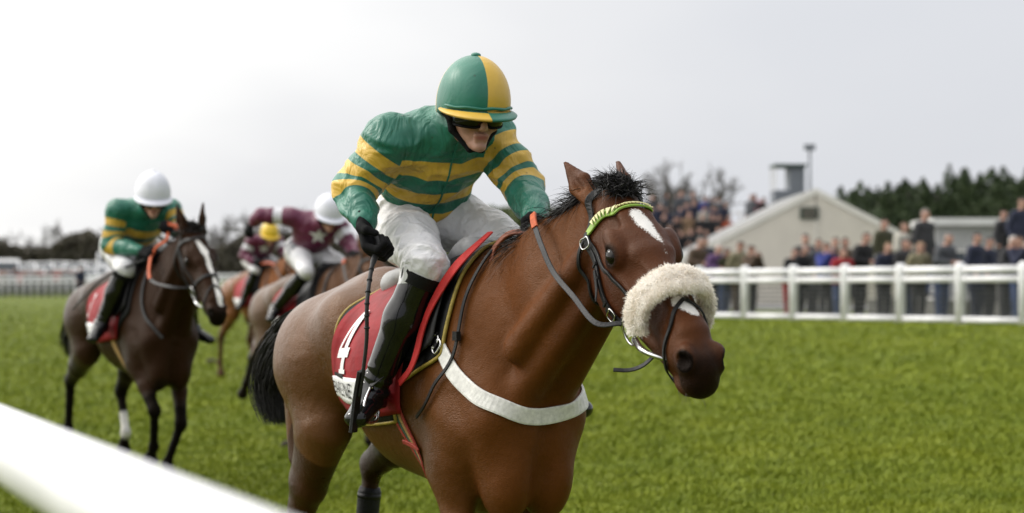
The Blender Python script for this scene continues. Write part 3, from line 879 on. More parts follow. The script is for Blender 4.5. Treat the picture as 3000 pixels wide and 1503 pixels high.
    s.cap(hip + lat * -0.05, hip + lat * 0.05, (0.13, 0.13), None, 0.05, u=ax)
    s.ell(hip - ax * 0.05 + np.array((-0.05, 0, 0)), (0.13, 0.165, 0.13), None, 0.06)
    s.cap(hip, waist + ax * 0.02, (0.148, 0.115), (0.142, 0.108), 0.05, u=lat)
    for g, a, b in ((-1, knR, anR), (1, knL, anL)):
        hj = hip + lat * g * 0.085
        s.cap(hj, hj * 0.5 + a * 0.5, 0.108, 0.086, 0.05); s.cap(hj * 0.5 + a * 0.5, a, 0.086, 0.064, 0.04)
        s.cap(a, a + (b - a) * 0.20, 0.068, 0.054, 0.03)
    V, Q = s.mesh(1)
    V = wrinkle(V, Q, J.get('wr', 0.013) * 0.9, 9.5, axis=nrm(knR - hip), k=1.2)
    bo = mesh('breeches', V, Q, M['breech'], root)
    sb = Surf(bvh_of(V, Q))
    # --- boots
    for g, a, b, t in ((-1, knR, anR, toR), (1, knL, anL, toL)):
        s = SDF(*bounds([a, b, t], 0.13), h)
        top = a + (b - a) * 0.13; calf = a + (b - a) * 0.42
        s.cap(top, calf, 0.066, 0.066, 0.02); s.cap(calf, b, 0.066, 0.045, 0.03)
        heel = b - (t - b) * 0.28 - np.array((0, 0, 0.05))
        sole = np.array((0, 0, -0.045))
        s.cap(b, heel, 0.042, 0.034, 0.03); s.cap(b + sole * 0.4, t, (0.050, 0.052), (0.044, 0.032), 0.03, u=np.cross(nrm(t - b), (0, 0, 1)))
        s.cap(heel - np.array((0, 0, 0.012)), t - np.array((0, 0, 0.012)), (0.036, 0.012), (0.034, 0.010), 0.006, u=np.cross(nrm(t - b), (0, 0, 1)))
        V, Q = s.mesh(1)
        dd = np.linalg.norm(V - b, axis=1)
        V = V + vnormals(V, Q) * (0.0045 * np.sin((V - b) @ nrm(a - b) * 150 + vnoise(V, 14) * 3) * sstep(0.13, 0.04, dd))[:, None]
        bt = mesh('boot', V, Q, M['boot'], root)
        cuff = [top + (a - top) * k for k in (-0.1, 0.25, 0.62)]
        vv, ff = tube_geo(crom(cuff, 6), [0.069, 0.071, 0.073, 0.075, 0.077, 0.078], 20, False)
        mesh('boot_top', vv, ff, M['boottop'], bt)
    # --- gloves
    grips = {}
    for nm_, w_, h_, pn, ts in (('R', wrR, haR, J['palmR'], J.get('thR', 1)), ('L', wrL, haL, J['palmL'], J.get('thL', -1))):
        s = SDF(*bounds([w_, h_, w_ + (h_ - w_) * 1.6], 0.13), min(h, 0.0045) if h < 0.009 else h * 0.8)
        grips[nm_] = fist(s, w_, h_, pn, ts, 1.0, J.get('hsz', 1.22))
        V, Q = s.mesh(1)
        mesh('glove', V, Q, M['glove'], root)
    # --- cap: silk cover with a button, peak and gathered band
    n1, n2 = 48, 20
    V = []; mkv = []
    for i in range(n2 + 1):
        th = math.radians(2 + (104 - 2) * i / n2)
        for j in range(n1):
            ph = 2 * math.pi * j / n1
            a, b, c_ = 0.144 * math.sin(th) * math.cos(ph), 0.123 * math.sin(th) * math.sin(ph), 0.150 * math.cos(th)
            sw = 1 + 0.012 * math.sin(7 * ph + 2 * math.sin(3 * ph)) * math.sin(th) ** 6 + 0.006 * math.sin(19 * ph + i * 0.6) * (i / n2) ** 4
            dz = -0.022 * (1 - math.cos(ph)) / 2 * (i / n2) ** 2
            V.append(hh(a * sw - 0.008, b * sw, c_ + 0.052 + dz))
            mkv.append((a, b))
    F = [(i * n1 + j, (i + 1) * n1 + j, (i + 1) * n1 + (j + 1) % n1, i * n1 + (j + 1) % n1) for i in range(n2) for j in range(n1)]
    F.append(tuple(range(n1)))
    A_ = np.array(mkv)
    if pat.get('cap') == 'quartered':
        mk = np.where((A_[:, 0] > -0.03) == (A_[:, 1] > 0), -1, 1) * np.minimum(np.abs(A_[:, 0] + 0.03), np.abs(A_[:, 1]))
    else:
        mk = np.full(len(V), 0.05)
    cp = mesh('cap', V, F, M['cap'], root, attrs={'mark': np.clip(mk, -0.05, 0.05)})
    sub = cp.modifiers.new('thick', 'SOLIDIFY'); sub.thickness = 0.006; sub.offset = -1
    v, ff = uvsphere(hh(-0.008, 0, 0.203), (0.017, 0.017, 0.008), R=R3)
    mesh('cap_button', v, ff, M['capbtn'], cp)
    V = []; mk = []
    m1, m2 = 28, 6
    for i in range(m1 + 1):
        ph = math.radians(-82 + 164 * i / m1)
        for k in range(m2 + 1):
            q = k / m2
            ext = 0.058 * math.cos(ph) ** 0.7 * q
            rr = (0.138 + ext, 0.120 + ext * 0.75)
            V.append(hh(rr[0] * math.cos(ph) - 0.008, rr[1] * math.sin(ph), 0.022 - 0.024 * q ** 1.3 * math.cos(ph)))
            mk.append(rr[1] * math.sin(ph) * (-1 if k < 2 else 1))
    F = [(i * (m2 + 1) + k, i * (m2 + 1) + k + 1, (i + 1) * (m2 + 1) + k + 1, (i + 1) * (m2 + 1) + k) for i in range(m1) for k in range(m2)]
    mk = np.array(mk) if pat.get('cap') == 'quartered' else np.full(len(V), 0.05)
    pk = mesh('peak', V, F, M['cap'], cp, attrs={'mark': np.clip(mk, -0.05, 0.05)})
    sub = pk.modifiers.new('thick', 'SOLIDIFY'); sub.thickness = 0.007; sub.offset = 0
    if h < 0.009:
        pts = [hh(0.1455 * math.cos(a) - 0.006, 0.1255 * math.sin(a), 0.034 + 0.0015 * math.sin(9 * a)) for a in np.radians(np.linspace(-70, 70, 30))]
        vv, ff = tube_geo(pts, 0.0042 + 0.0016 * np.abs(np.sin(np.linspace(0, 21, 30))), 8)
        mesh('cap_band', vv, ff, M['capbtn'], cp)
    # helmet padding beside the ears and the chin strap
    s = SDF(*bounds([hh(-0.09, 0.10, 0.03), hh(0.06, -0.10, -0.12), hh(0.08, 0.09, 0.03), hh(-0.09, -0.1, -0.1)], 0.03), min(h, 0.006))
    for g in (-1, 1):
        s.cap(hh(-0.05, g * 0.086, 0.02), hh(0.028, g * 0.086, 0.012), (0.016, 0.032), (0.016, 0.03), 0.01, u=l)
        s.cap(hh(0.0, g * 0.084, 0.0), hh(0.004, g * 0.074, -0.05), (0.014, 0.020), (0.012, 0.016), 0.01, u=l)
        s.cap(hh(0.004, g * 0.074, -0.05), hh(0.045, g * 0.022, -0.112), (0.010, 0.013), (0.010, 0.010), 0.01, u=l)
    s.cap(hh(0.045, -0.022, -0.112), hh(0.045, 0.022, -0.112), 0.009, None, 0.01)
    V, Q = s.mesh(1)
    mesh('helmet_harness', V, Q, M['glove'], root)
    # goggles
    if J.get('goggles', True):
        V = []
        g1, g2 = 26, 6
        for i in range(g1 + 1):
            ph = math.radians(-68 + 136 * i / g1)
            for k in range(g2 + 1):
                q = k / g2 * 2 - 1
                lo_ = 0.029 - 0.012 * math.exp(-(ph / 0.17) ** 2) - 0.006 * (abs(ph) / 1.19) ** 3
                hz_ = (lo_ if q < 0 else 0.022) * q
                bulge = 0.006 * (1 - q * q)
                V.append(hh((0.112 + bulge) * math.cos(ph) ** 0.8, (0.092 + bulge) * math.sin(ph), -0.004 + hz_))
        F = [(i * (g2 + 1) + k, (i + 1) * (g2 + 1) + k, (i + 1) * (g2 + 1) + k + 1, i * (g2 + 1) + k + 1) for i in range(g1) for k in range(g2)]
        go = mesh('goggles', V, F, M['goggle'], root)
        sub = go.modifiers.new('thick', 'SOLIDIFY'); sub.thickness = 0.006; sub.offset = -1
        V = np.array(V).reshape(g1 + 1, g2 + 1, 3)
        rim = np.concatenate([V[:, 0], V[::-1, -1], V[:1, 0]])
        vv, ff = tube_geo(rim, 0.0042, 6)
        mesh('goggle_frame', vv, ff, M['glove'], go)
    return dict(grips=grips, sj=sj, sb=sb, hh=hh, R3=R3, fw=fw, lat=lat, ax=ax)

def mats_jockey(tagname, c1, c2, cap1, cap2, btn):
    d = dict(SHARED)
    d['silk'] = silk_mat('silk_' + tagname, c1, c2)
    d['cap'] = silk_mat('cap_silk_' + tagname, cap1, cap2, 0.4, 0.5, 0.15)
    d['capbtn'] = simple('cap_trim_' + tagname, btn, 0.4)
    return d

def skin_mat():
    m = NM('skin')
    n = m.noise(25, 4)
    c = m.mix(m.rng(n, 0.3, 0.7, 0, 1), (0.36, 0.19, 0.14), (0.46, 0.26, 0.195))
    c = m.mix(m.attr('lips'), c, (0.30, 0.10, 0.085))
    m.set(base=c, rough=0.5, sub=0.05, spec=0.4)
    m.bump(m.noise(180, 3), 0.12, 0.003)
    return m.m

SHARED = dict(
    skin=skin_mat(), breech=breech_mat('white_breeches'),
    boot=simple('black_boot_leather', (0.005, 0.005, 0.006), 0.11, 0.3, 20, 0.05, 30, spec=0.45),
    boottop=simple('black_boot_cuff', (0.006, 0.006, 0.007), 0.6, 0.3, 20, 0.3, 200, spec=0.2),
    glove=simple('black_knit', (0.006, 0.006, 0.007), 0.8, 0.4, 60, 0.5, 500, spec=0.15),
    goggle=simple('dark_lens', (0.005, 0.004, 0.004), 0.12, 0.2, 5, spec=0.35))
GREEN, GOLD = (0.013, 0.150, 0.100), (0.64, 0.40, 0.05)
HOOPS = dict(torso=[(0.095, 0.026), (0.205, 0.029), (0.335, 0.036)], arm=[(0.075, 0.027), (0.165, 0.025), (0.238, 0.021)], cap='quartered')
JH = dict(hip=(-0.43, -0.05, 1.77), chest=(-0.24, -0.09, 1.965), neck=(-0.055, -0.105, 2.075), head=(0.045, -0.085, 2.085), yaw=-9, pitch=10, tilt=0,
          shR=(-0.18, -0.285, 2.005), shL=(-0.13, 0.075, 2.035), elR=(-0.27, -0.385, 1.835), elL=(-0.015, 0.145, 1.853),
          wrR=(-0.115, -0.415, 1.715), wrL=(0.225, 0.06, 1.722), haR=(-0.065, -0.42, 1.63), haL=(0.30, 0.04, 1.695),
          knR=(-0.01, -0.235, 1.575), knL=(-0.01, 0.21, 1.575), anR=(-0.175, -0.355, 1.15), anL=(-0.20, 0.35, 1.15), toR=(-0.09, -0.455, 1.065), toL=(-0.09, 0.44, 1.07),
          palmR=(0.75, 0.6, 0), palmL=(-0.2, -0.55, -0.7), thR=1, thL=-1, pattern=HOOPS)
# ------------------------------------------------------------------ tack
LEATHER = simple('black_leather', (0.008, 0.008, 0.009), 0.45, 0.35, 40, 0.25, 300, spec=0.3)
LEATHER2 = simple('worn_grey_leather', (0.022, 0.022, 0.024), 0.5, 0.35, 40, 0.25, 300, spec=0.35)
STEEL = simple('steel', (0.62, 0.62, 0.62), 0.22, 0.1, 30, metal=1.0)
RUBBER = simple('orange_rubber_grip', (0.50, 0.085, 0.015), 0.55, 0.3, 50, 0.4, 400)
REDCLOTH = simple('red_number_cloth', (0.24, 0.006, 0.011), 0.6, 0.3, 12, 0.45, 18, spec=0.25)
WHITE = simple('white_cloth', (0.72, 0.72, 0.72), 0.6, 0.1, 20, 0.1, 60)
WHITESTRAP = simple('white_webbing', (0.68, 0.67, 0.64), 0.5, 0.22, 60, 0.12, 300)
BLACKPAD = simple('black_pad', (0.007, 0.007, 0.008), 0.55, 0.3, 20, 0.3, 60, spec=0.25)
GREYPAD = simple('grey_saddle', (0.30, 0.30, 0.305), 0.4, 0.3, 20, 0.1, 60)
YELLOWPIPE = simple('yellow_piping', (0.34, 0.25, 0.045), 0.55, 0.3, 40, 0.2, 200)
INK = simple('black_print', (0.01, 0.01, 0.012), 0.6)
EYE_M = simple('horse_eye', (0.006, 0.004, 0.003), 0.03, 0.2, 5, spec=0.3)
GIRTHG = simple('green_webbing', (0.03, 0.075, 0.045), 0.7, 0.3, 60)
GIRTHR = simple('red_webbing', (0.30, 0.03, 0.015), 0.7, 0.3, 60)
GIRTHY = simple('tan_webbing', (0.36, 0.22, 0.07), 0.7, 0.3, 60)

def fleece_mat():
    m = NM('cream_sheepskin')
    n = m.noise(22, 4)
    c = m.mix(m.rng(n, 0.35, 0.7, 0, 1), (0.86, 0.80, 0.72), (0.97, 0.94, 0.90))
    m.set(base=c, rough=0.9, spec=0.1)
    tr = m.new('ShaderNodeBsdfTranslucent'); m.link(c, tr.inputs[0])
    mxs = m.new('ShaderNodeMixShader'); mxs.inputs[0].default_value = 0.45
    m.link(m.b.outputs[0], mxs.inputs[1]); m.link(tr.outputs[0], mxs.inputs[2]); m.link(mxs.outputs[0], m.n['Material Output'].inputs[0])
    return m.m
FLEECE = fleece_mat()

def browband_mat(c1, c2):
    m = NM('browband_green'); n = m.noise(120, 2)
    m.set(base=m.mix(m.rng(n, 0.3, 0.7, 0, 1), c1, c2), rough=0.45); return m.m

class Side:
    """maps (x, angle) around the barrel onto the horse's skin; angle 0 is up, 90 the right side, -90 the left"""
    def __init__(s, surf): s.s = surf
    def pt(s, x, deg, off=0.0):
        a = math.radians(deg)
        d = np.array((0, math.sin(a), -math.cos(a)))
        l, n = s.s.ray(np.array((x, 0, 1.2)) - d * 0.9, d)
        if l is None: l = np.array((x, 0, 1.2)) - d * 0.3; n = -d
        return l + n * off, n

def patch(name, side, deg0, deg1, xa, xb, mat, parent, off=0.008, nu=24, nv=18, thick=0.004, ripple=0.0):
    V = []
    for i in range(nu + 1):
        dg = deg0 + (deg1 - deg0) * i / nu
        t = i / nu
        for j in range(nv + 1):
            q = j / nv
            p, n = side.pt(xa(t) + (xb(t) - xa(t)) * q, dg, off)
            V.append(p + n * ripple * math.sin(q * 9 + t * 7) * math.sin(t * 3.1))
    V = np.array(V)
    G = V.reshape(nu + 1, nv + 1, 3)
    for _ in range(2):
        G[1:-1, 1:-1] = (G[:-2, 1:-1] + G[2:, 1:-1] + G[1:-1, :-2] + G[1:-1, 2:] + 2 * G[1:-1, 1:-1]) / 6
    F = [(i * (nv + 1) + j, i * (nv + 1) + j + 1, (i + 1) * (nv + 1) + j + 1, (i + 1) * (nv + 1) + j) for i in range(nu) for j in range(nv)]
    o = mesh(name, G.reshape(-1, 3), F, mat, parent)
    sm_ = o.modifiers.new('thick', 'SOLIDIFY'); sm_.thickness = thick; sm_.offset = 0
    return o, G

def text_mesh(body, size=1.0, sx=1.0):
    c = bpy.data.curves.new('txt', 'FONT'); c.body = body; c.size = size; c.resolution_u = 3
    o = bpy.data.objects.new('txt', c); COL.objects.link(o)
    dg = bpy.context.evaluated_depsgraph_get(); me = bpy.data.meshes.new_from_object(o.evaluated_get(dg))
    V = np.array([v.co[:] for v in me.vertices]); F = [tuple(p.vertices) for p in me.polygons]
    bpy.data.objects.remove(o); bpy.data.curves.remove(c); bpy.data.meshes.remove(me)
    V[:, 0] *= sx
    return V, F

def wrap_flat(name, V2, F, mp, mat, parent, cutlen=0.02):
    """lay flat (u,v) artwork on a surface through mp(u,v)->(point, normal); long faces are split first"""
    bm = bmesh.new()
    vs = [bm.verts.new((p[0], p[1], 0)) for p in V2]
    for f in F:
        try: bm.faces.new([vs[i] for i in f])
        except ValueError: pass
    bmesh.ops.triangulate(bm, faces=bm.faces[:])
    for _ in range(5):
        ed = [e_ for e_ in bm.edges if e_.calc_length() > cutlen]
        if not ed: break
        bmesh.ops.subdivide_edges(bm, edges=ed, cuts=1)
        bmesh.ops.triangulate(bm, faces=[f for f in bm.faces if len(f.verts) > 3])
    bm.verts.index_update()
    VV = [mp(v.co.x, v.co.y) for v in bm.verts]; FF = [tuple(v.index for v in f.verts) for f in bm.faces]
    bm.free()
    return mesh(name, VV, FF, mat, parent)

def number_four():
    """bold italic-footed numeral as quads in a unit box"""
    q = []
    def quad(*p): q.append(p)
    quad((-0.06, 0.20), (1.04, 0.20), (1.04, 0.36), (-0.06, 0.36))            # cross bar
    quad((-0.06, 0.36), (0.14, 0.36), (0.56, 0.84), (0.50, 1.0))              # diagonal
    quad((0.46, 0.0), (0.84, 0.0), (0.82, 0.20), (0.50, 0.20))                # stem below the bar
    quad((0.50, 0.36), (0.82, 0.36), (0.82, 1.0), (0.56, 1.0))                # stem above the bar
    quad((0.50, 1.0), (0.56, 0.84), (0.56, 0.92), (0.56, 1.0))
    quad((0.32, -0.07), (0.98, -0.07), (0.98, 0.0), (0.32, 0.0))              # foot
    V = []; F = []
    for i, p in enumerate(q):
        V += [(a, b, 0) for a, b in p]; F.append(tuple(range(i * 4, i * 4 + 4)))
    return np.array(V), F

def bridle(po, H, AX, surf, root, full=True, band=None, sheepskin=True, noseband_mat=None):
    A, N, Lt = AX
    br = strap('bridle', [H(0.045, -0.095, -0.12), H(0.0, -0.05, -0.10), H(-0.05, 0.0, 0), H(0.0, -0.05, 0.10), H(0.045, -0.095, 0.12)], 0.024, 0.004, LEATHER, root, surf)[0]
    # browband
    bb, P, NN, S = strap('browband', [H(0.042, -0.085, -0.13), H(0.052, -0.03, -0.11), H(0.066, 0.02, -0.055), H(0.070, 0.03, 0), H(0.066, 0.02, 0.055), H(0.052, -0.03, 0.11), H(0.042, -0.085, 0.13)],
                         0.025, 0.006, band or LEATHER, br, surf, 0.004, 60)
    if full:
        V = []; F = []
        m = 26
        for k in range(m):
            i = 4 + (52 * k) // m; j = 4 + (52 * (k + 1)) // m
            c0 = P[i] + NN[i] * 0.0130; c1 = P[j] + NN[j] * 0.0130; sd_ = S[i] * 0.0115
            b = len(V); V += [c0 - sd_, c1 * 0.9 + c0 * 0.1 - sd_, (c0 + c1) / 2 + sd_]
            V += [p - NN[i] * 0.003 for p in V[b:b + 3]]
            F += [(b, b + 1, b + 2), (b, b + 3, b + 4, b + 1), (b + 1, b + 4, b + 5, b + 2), (b + 2, b + 5, b + 3, b)]
        mesh('browband_triangles', V, F, simple('pale_yellow_trim', (0.62, 0.58, 0.30), 0.5), bb, False)
    for g in (-1, 1):
        ck = strap('cheekpiece', [H(0.035, -0.090, g * 0.13), H(0.10, -0.125, g * 0.13), H(0.16, -0.150, g * 0.13), H(0.22, -0.180, g * 0.12), H(0.28, -0.195, g * 0.10), H(0.31, -0.198, g * 0.09)], 0.021, 0.006, LEATHER, br, surf, 0.005)
        strap('throat_lash', [H(0.04, -0.10, g * 0.13), H(0.08, -0.17, g * 0.12), H(0.13, -0.23, g * 0.09), H(0.17, -0.29, 0.0)], 0.012, 0.005, LEATHER, br, surf, 0.004)
        strap('noseband_strap', [H(0.05, -0.090, g * 0.13), H(0.13, -0.112, g * 0.13), H(0.25, -0.105, g * 0.12), H(0.37, -0.100, g * 0.10)], 0.014, 0.005, LEATHER, br, surf, 0.004)
        # keepers and buckles on the cheekpiece
        if full:
            Pc, Nc, Sc = ck[1], ck[2], ck[3]
            for idx in (12, 17, 26, 28, 33):
                T = Pc[idx + 1] - Pc[idx - 1]; T /= np.linalg.norm(T)
                b = MB(); M3 = np.array([T, Sc[idx], Nc[idx]]).T
                b.box(Pc[idx] + Nc[idx] * 0.006, (0.008, 0.027, 0.006), M=M3)
                b.build('keeper', LEATHER, ck[0])
            for idx in (5, 31):
                T = Pc[idx + 1] - Pc[idx - 1]; T /= np.linalg.norm(T)
                c = Pc[idx] + Nc[idx] * 0.010
                loop = [c + T * a * 0.014 + Sc[idx] * b_ * 0.017 for a, b_ in ((-1, -1), (-1, 1), (1, 1), (1, -1), (-1, -1), (-1, 0))]
                v, f = tube_geo(crom(loop, 24), 0.0024, 6)
                mesh('buckle', v, f, STEEL, ck[0])
            tg = [Pc[14] + Nc[14] * 0.008, Pc[20] + Nc[20] * 0.010 + Sc[20] * 0.006, Pc[24] + Nc[24] * 0.022 + Sc[24] * 0.012]
            strap('billet_end', tg, 0.016, 0.004, LEATHER2, ck[0], None, up=Nc[18], n=12, wprof=lambda t: 1 - 0.8 * max(0, t - 0.6) / 0.4)
        # bit ring and cheek of the bit
        rc = H(0.342, -0.195, g * 0.088)
        rl, rn = surf.near(rc); rc = rl + rn * 0.016
        e1 = nrm(A - rn * A.dot(rn)); e2 = np.cross(rn, e1)
        loop = [rc + (e1 * math.cos(t) + e2 * math.sin(t)) * 0.043 for t in np.linspace(0, 2 * math.pi, 33)]
        v, f = tube_geo(loop, 0.0042, 8, False)
        ring = mesh('bit_ring', v, f, STEEL, br)
        bt = [rc + e1 * 0.040, H(0.45, -0.145, g * 0.078), H(0.50, -0.125, g * 0.064), H(0.53, -0.120, g * 0.02)]
        v, f = tube_geo(crom(bt, 14), np.linspace(0.011, 0.006, 14), 8)
        mesh('bit_cheek', v, f, STEEL, ring)
        po.setdefault('ringpos', {})[g] = rc - e1 * 0.040
    # noseband
    if sheepskin:
        pts = [H(0.428, -0.112, -0.088), H(0.408, -0.080, -0.096), H(0.392, -0.035, -0.090), H(0.395, 0.022, -0.05), H(0.402, 0.038, 0.0), H(0.395, 0.022, 0.05), H(0.392, -0.035, 0.090), H(0.408, -0.080, 0.096), H(0.428, -0.112, 0.088)]
        C = crom(pts, 46)
        rad = 0.037 * np.minimum(1, np.sin(np.linspace(0.45, math.pi - 0.12, 46)) ** 0.4)
        T, Nn, Bb = frames(C)
        V = []; m = 18
        for i in range(46):
            outw = C[i] - H(0.40, -0.09, 0); outw -= T[i] * outw.dot(T[i]); outw = nrm(outw); bi = np.cross(T[i], outw)
            for j in range(m):
                a = 2 * math.pi * j / m
                groove = 1 - 0.20 * math.exp(-((a - 0.35) / 0.28) ** 2)
                V.append(C[i] + rad[i] * groove * (outw * math.cos(a) * 0.66 + bi * math.sin(a) * 1.38))
        F = [(i * m + j, i * m + (j + 1) % m, (i + 1) * m + (j + 1) % m, (i + 1) * m + j) for i in range(45) for j in range(m)]
        F += [tuple(range(m))[::-1], tuple(45 * m + j for j in range(m))]
        V = np.array(V)
        V = V + 0.004 * np.stack([vnoise(V + k, 60) for k in (0, 5, 9)], 1)
        nb = mesh('noseband', V, F, FLEECE, br)
        r = np.random.default_rng(5)
        ns = 12000 if full else 1500
        k = r.integers(0, len(F) - 2, ns)
        Fa = np.array(F[:-2])[k]; uv = r.uniform(0, 1, (ns, 2))
        P = V[Fa[:, 0]] * ((1 - uv[:, 0]) * (1 - uv[:, 1]))[:, None] + V[Fa[:, 1]] * (uv[:, 0] * (1 - uv[:, 1]))[:, None] + V[Fa[:, 2]] * (uv[:, 0] * uv[:, 1])[:, None] + V[Fa[:, 3]] * ((1 - uv[:, 0]) * uv[:, 1])[:, None]
        cc = C[np.minimum(k // m, 45)]
        D = (P - cc); D /= np.linalg.norm(D, axis=1)[:, None]
        D = D + 0.55 * np.stack([vnoise(P + q, 70) for q in (1, 4, 8)], 1) + r.normal(0, 0.25, (ns, 3)) + np.array((0, 0, -0.25))
        strands(P, D, r.uniform(0.005, 0.012, ns), FLEECE, 'fleece', nb, 2, 0.0016, 0.1, 0.003, 4)
    else:
        strap('noseband', [H(0.40, -0.19, -0.02), H(0.36, -0.15, -0.09), H(0.36, -0.06, -0.10), H(0.365, 0.02, -0.04), H(0.367, 0.03, 0), H(0.365, 0.02, 0.04), H(0.36, -0.06, 0.10), H(0.36, -0.15, 0.09), H(0.40, -0.19, 0.02)], 0.022, 0.006, noseband_mat or LEATHER, br, surf)
    strap('drop_strap', [H(0.435, 0.04, 0.0), H(0.47, 0.0, -0.05), H(0.505, -0.055, -0.075), H(0.525, -0.12, -0.07), H(0.535, -0.19, -0.03), H(0.535, -0.20, 0.0)], 0.012, 0.005, LEATHER, br, surf, 0.004)
    strap('drop_strap', [H(0.435, 0.04, 0.0), H(0.47, 0.0, 0.05), H(0.505, -0.055, 0.075), H(0.525, -0.12, 0.07), H(0.535, -0.19, 0.03), H(0.535, -0.20, 0.0)], 0.012, 0.005, LEATHER, br, surf, 0.004)
    if full:
        strap('chin_strap_end', [H(0.455, -0.150, -0.030), H(0.450, -0.200, -0.055), H(0.440, -0.225, -0.085), H(0.425, -0.235, -0.12)], 0.016, 0.004, LEATHER, br, None, up=N, n=10)
    for g in (-1, 1):
        v, f = uvsphere(H(0.204, -0.053, g * 0.0885), np.array((0.025, 0.0175, 0.021)) * po['head'].get('size', 1), 18, 12, R=np.array([A, Lt, N]))
        mesh('eye', v, f, EYE_M, root)
    return br

def rein(pts, name, root, split=0.62, w=0.017, colr=None):
    pa = crom(pts, 40); k = int(40 * split)
    up = np.array((0.3, -0.8, 0.5))
    a = strap(name, pa[:k + 1], w, 0.005, LEATHER2, root, None, up=up, n=30)[0]
    strap('rein_grip', pa[k:], w * 1.25, 0.009, colr or RUBBER, a, None, up=up, n=24)
    return a
# ------------------------------------------------------------------ the course
FD = np.array((-0.52, 0.854)); FN = np.array((0.854, 0.52))         # along and across the far running rail
def perp(x, y): return x * FN[0] + y * FN[1]
def gz(x, y):
    """ground height: the track rises gently from the near side to the far rail"""
    return 0.80 * np.clip((perp(x, y) - 5.0) / 23.0, 0, 1) + 0.012 * np.clip(perp(x, y) - 30, 0, 40) + 0.07 * np.clip(y - 136.5, 0, 14) * np.clip((-8 - x) / 10, 0, 1)

def grass_mat():
    m = NM('turf')
    g = m.new('ShaderNodeNewGeometry').outputs['Position']
    n1 = m.noise(0.35, 4, 0.55, g); n2 = m.noise(2.4, 5, 0.6, g); n3 = m.noise(22, 3, 0.6, g)
    c = m.mix(m.rng(n1, 0.3, 0.7, 0, 1), (0.105, 0.132, 0.010), (0.138, 0.160, 0.012))
    c = m.mix(m.rng(n2, 0.35, 0.72, 0, 0.75), c, (0.062, 0.100, 0.009))
    c = m.mix(m.rng(n3, 0.35, 0.75, 0, 0.5), c, (0.062, 0.088, 0.009))
    n4 = m.noise(1.1, 3, 0.6, g)
    c = m.mix(m.rng(n4, 0.62, 0.78, 0, 0.35), c, (0.12, 0.12, 0.035))
    m.set(base=c, rough=0.8, spec=0.12)
    b = m.bump(n2, 0.5, 0.12); m.bump(n3, 0.6, 0.05, b)
    return m.m
def blade_mat():
    m = NM('grass_blades')
    g = m.new('ShaderNodeNewGeometry').outputs['Position']
    n1 = m.noise(0.35, 4, 0.55, g); n2 = m.noise(2.4, 5, 0.6, g); n3 = m.noise(60, 2, 0.6, g)
    c = m.mix(m.rng(n1, 0.3, 0.7, 0, 1), (0.184, 0.228, 0.014), (0.240, 0.274, 0.018))
    c = m.mix(m.rng(n2, 0.35, 0.72, 0, 0.7), c, (0.110, 0.165, 0.011))
    c = m.mix(m.rng(n3, 0.35, 0.7, 0, 0.10), c, (0.24, 0.26, 0.045))
    m.set(base=c, rough=0.6, spec=0.2)
    return m.m

def ground():
    ys = np.concatenate([np.linspace(-30, 2, 8), np.linspace(3, 60, 58), np.linspace(64, 160, 25), np.linspace(180, 400, 12), np.array([600, 1000, 1800, 2600])])
    xs = np.concatenate([[-2000, -900, -400, -200], np.linspace(-120, -36, 15), np.linspace(-33, 33, 67), np.linspace(36, 120, 15), [200, 400, 900, 2000]])
    X, Y = np.meshgrid(xs, ys)
    Z = gz(X, Y)
    V = np.stack([X.ravel(), Y.ravel(), Z.ravel()], 1)
    nx = len(xs)
    i, j = np.meshgrid(np.arange(len(ys) - 1), np.arange(nx - 1), indexing='ij')
    a = (i * nx + j).ravel()
    tag(mesh('ground', V, np.stack([a, a + 1, a + nx + 1, a + nx], 1), grass_mat()), kind='structure')
    # turf blades where the camera can see them
    r = np.random.default_rng(3)
    n = 860000
    Yb = np.where(r.uniform(0, 1, n) < 0.86, 1 / r.uniform(1 / 130, 1 / 9.0, n), r.uniform(2.5, 9.5, n))
    Xb = np.where(r.uniform(0, 1, n) < 0.62, r.uniform(-0.29, 0.29, n), r.uniform(-0.85, 0.85, n)) * Yb
    tuft = vnoise(np.stack([Xb, Yb, np.zeros(n)], 1), 3.1) + 0.6 * vnoise(np.stack([Xb, Yb, np.ones(n)], 1), 7.7)
    keep = (perp(Xb, Yb) < 28.2) & (r.uniform(0, 1, n) < np.clip((120 - Yb) / 70, 0, 1))
    Xb, Yb, tuft = Xb[keep], Yb[keep], tuft[keep]; n = len(Xb)
    hgt = (0.036 + 0.014 * tuft + 0.016 * r.uniform(-1, 1, n)).clip(0.012)
    wd = (0.0028 + 0.00045 * Yb) * r.uniform(0.7, 1.4, n)
    an = r.uniform(0, 2 * math.pi, n); ln = r.normal(0, 0.035, (n, 2)) + np.array((0.012, -0.008))
    Zb = gz(Xb, Yb)
    d = np.stack([np.cos(an) * wd, np.sin(an) * wd], 1)
    B = np.stack([Xb, Yb], 1)
    V = np.empty((n, 3, 3))
    V[:, 0, :2] = B - d; V[:, 1, :2] = B + d; V[:, 2, :2] = B + ln
    V[:, 0, 2] = Zb - 0.004; V[:, 1, 2] = Zb - 0.004; V[:, 2, 2] = Zb + hgt
    tag(mesh('grass', V.reshape(-1, 3), np.arange(n * 3).reshape(-1, 3), blade_mat()), 'short bright green turf covering the racetrack', 'grass', kind='stuff')
    # pale path behind the far rail
    pv = []
    for t in np.linspace(-40, 70, 23):
        for q in (37.0, 43.5):
            p = FN * q + FD * t; pv.append((p[0], p[1], gz(*p) + 0.012))
    tag(mesh('path', pv, [(2 * k, 2 * k + 1, 2 * k + 3, 2 * k + 2) for k in range(22)], simple('pale_tarmac', (0.20, 0.20, 0.20), 0.9, 0.2, 3)), kind='structure')
ground()

PLASTIC = simple('white_rail_plastic', (0.78, 0.78, 0.80), 0.38, 0.12, 3.0, 0.05, 40)
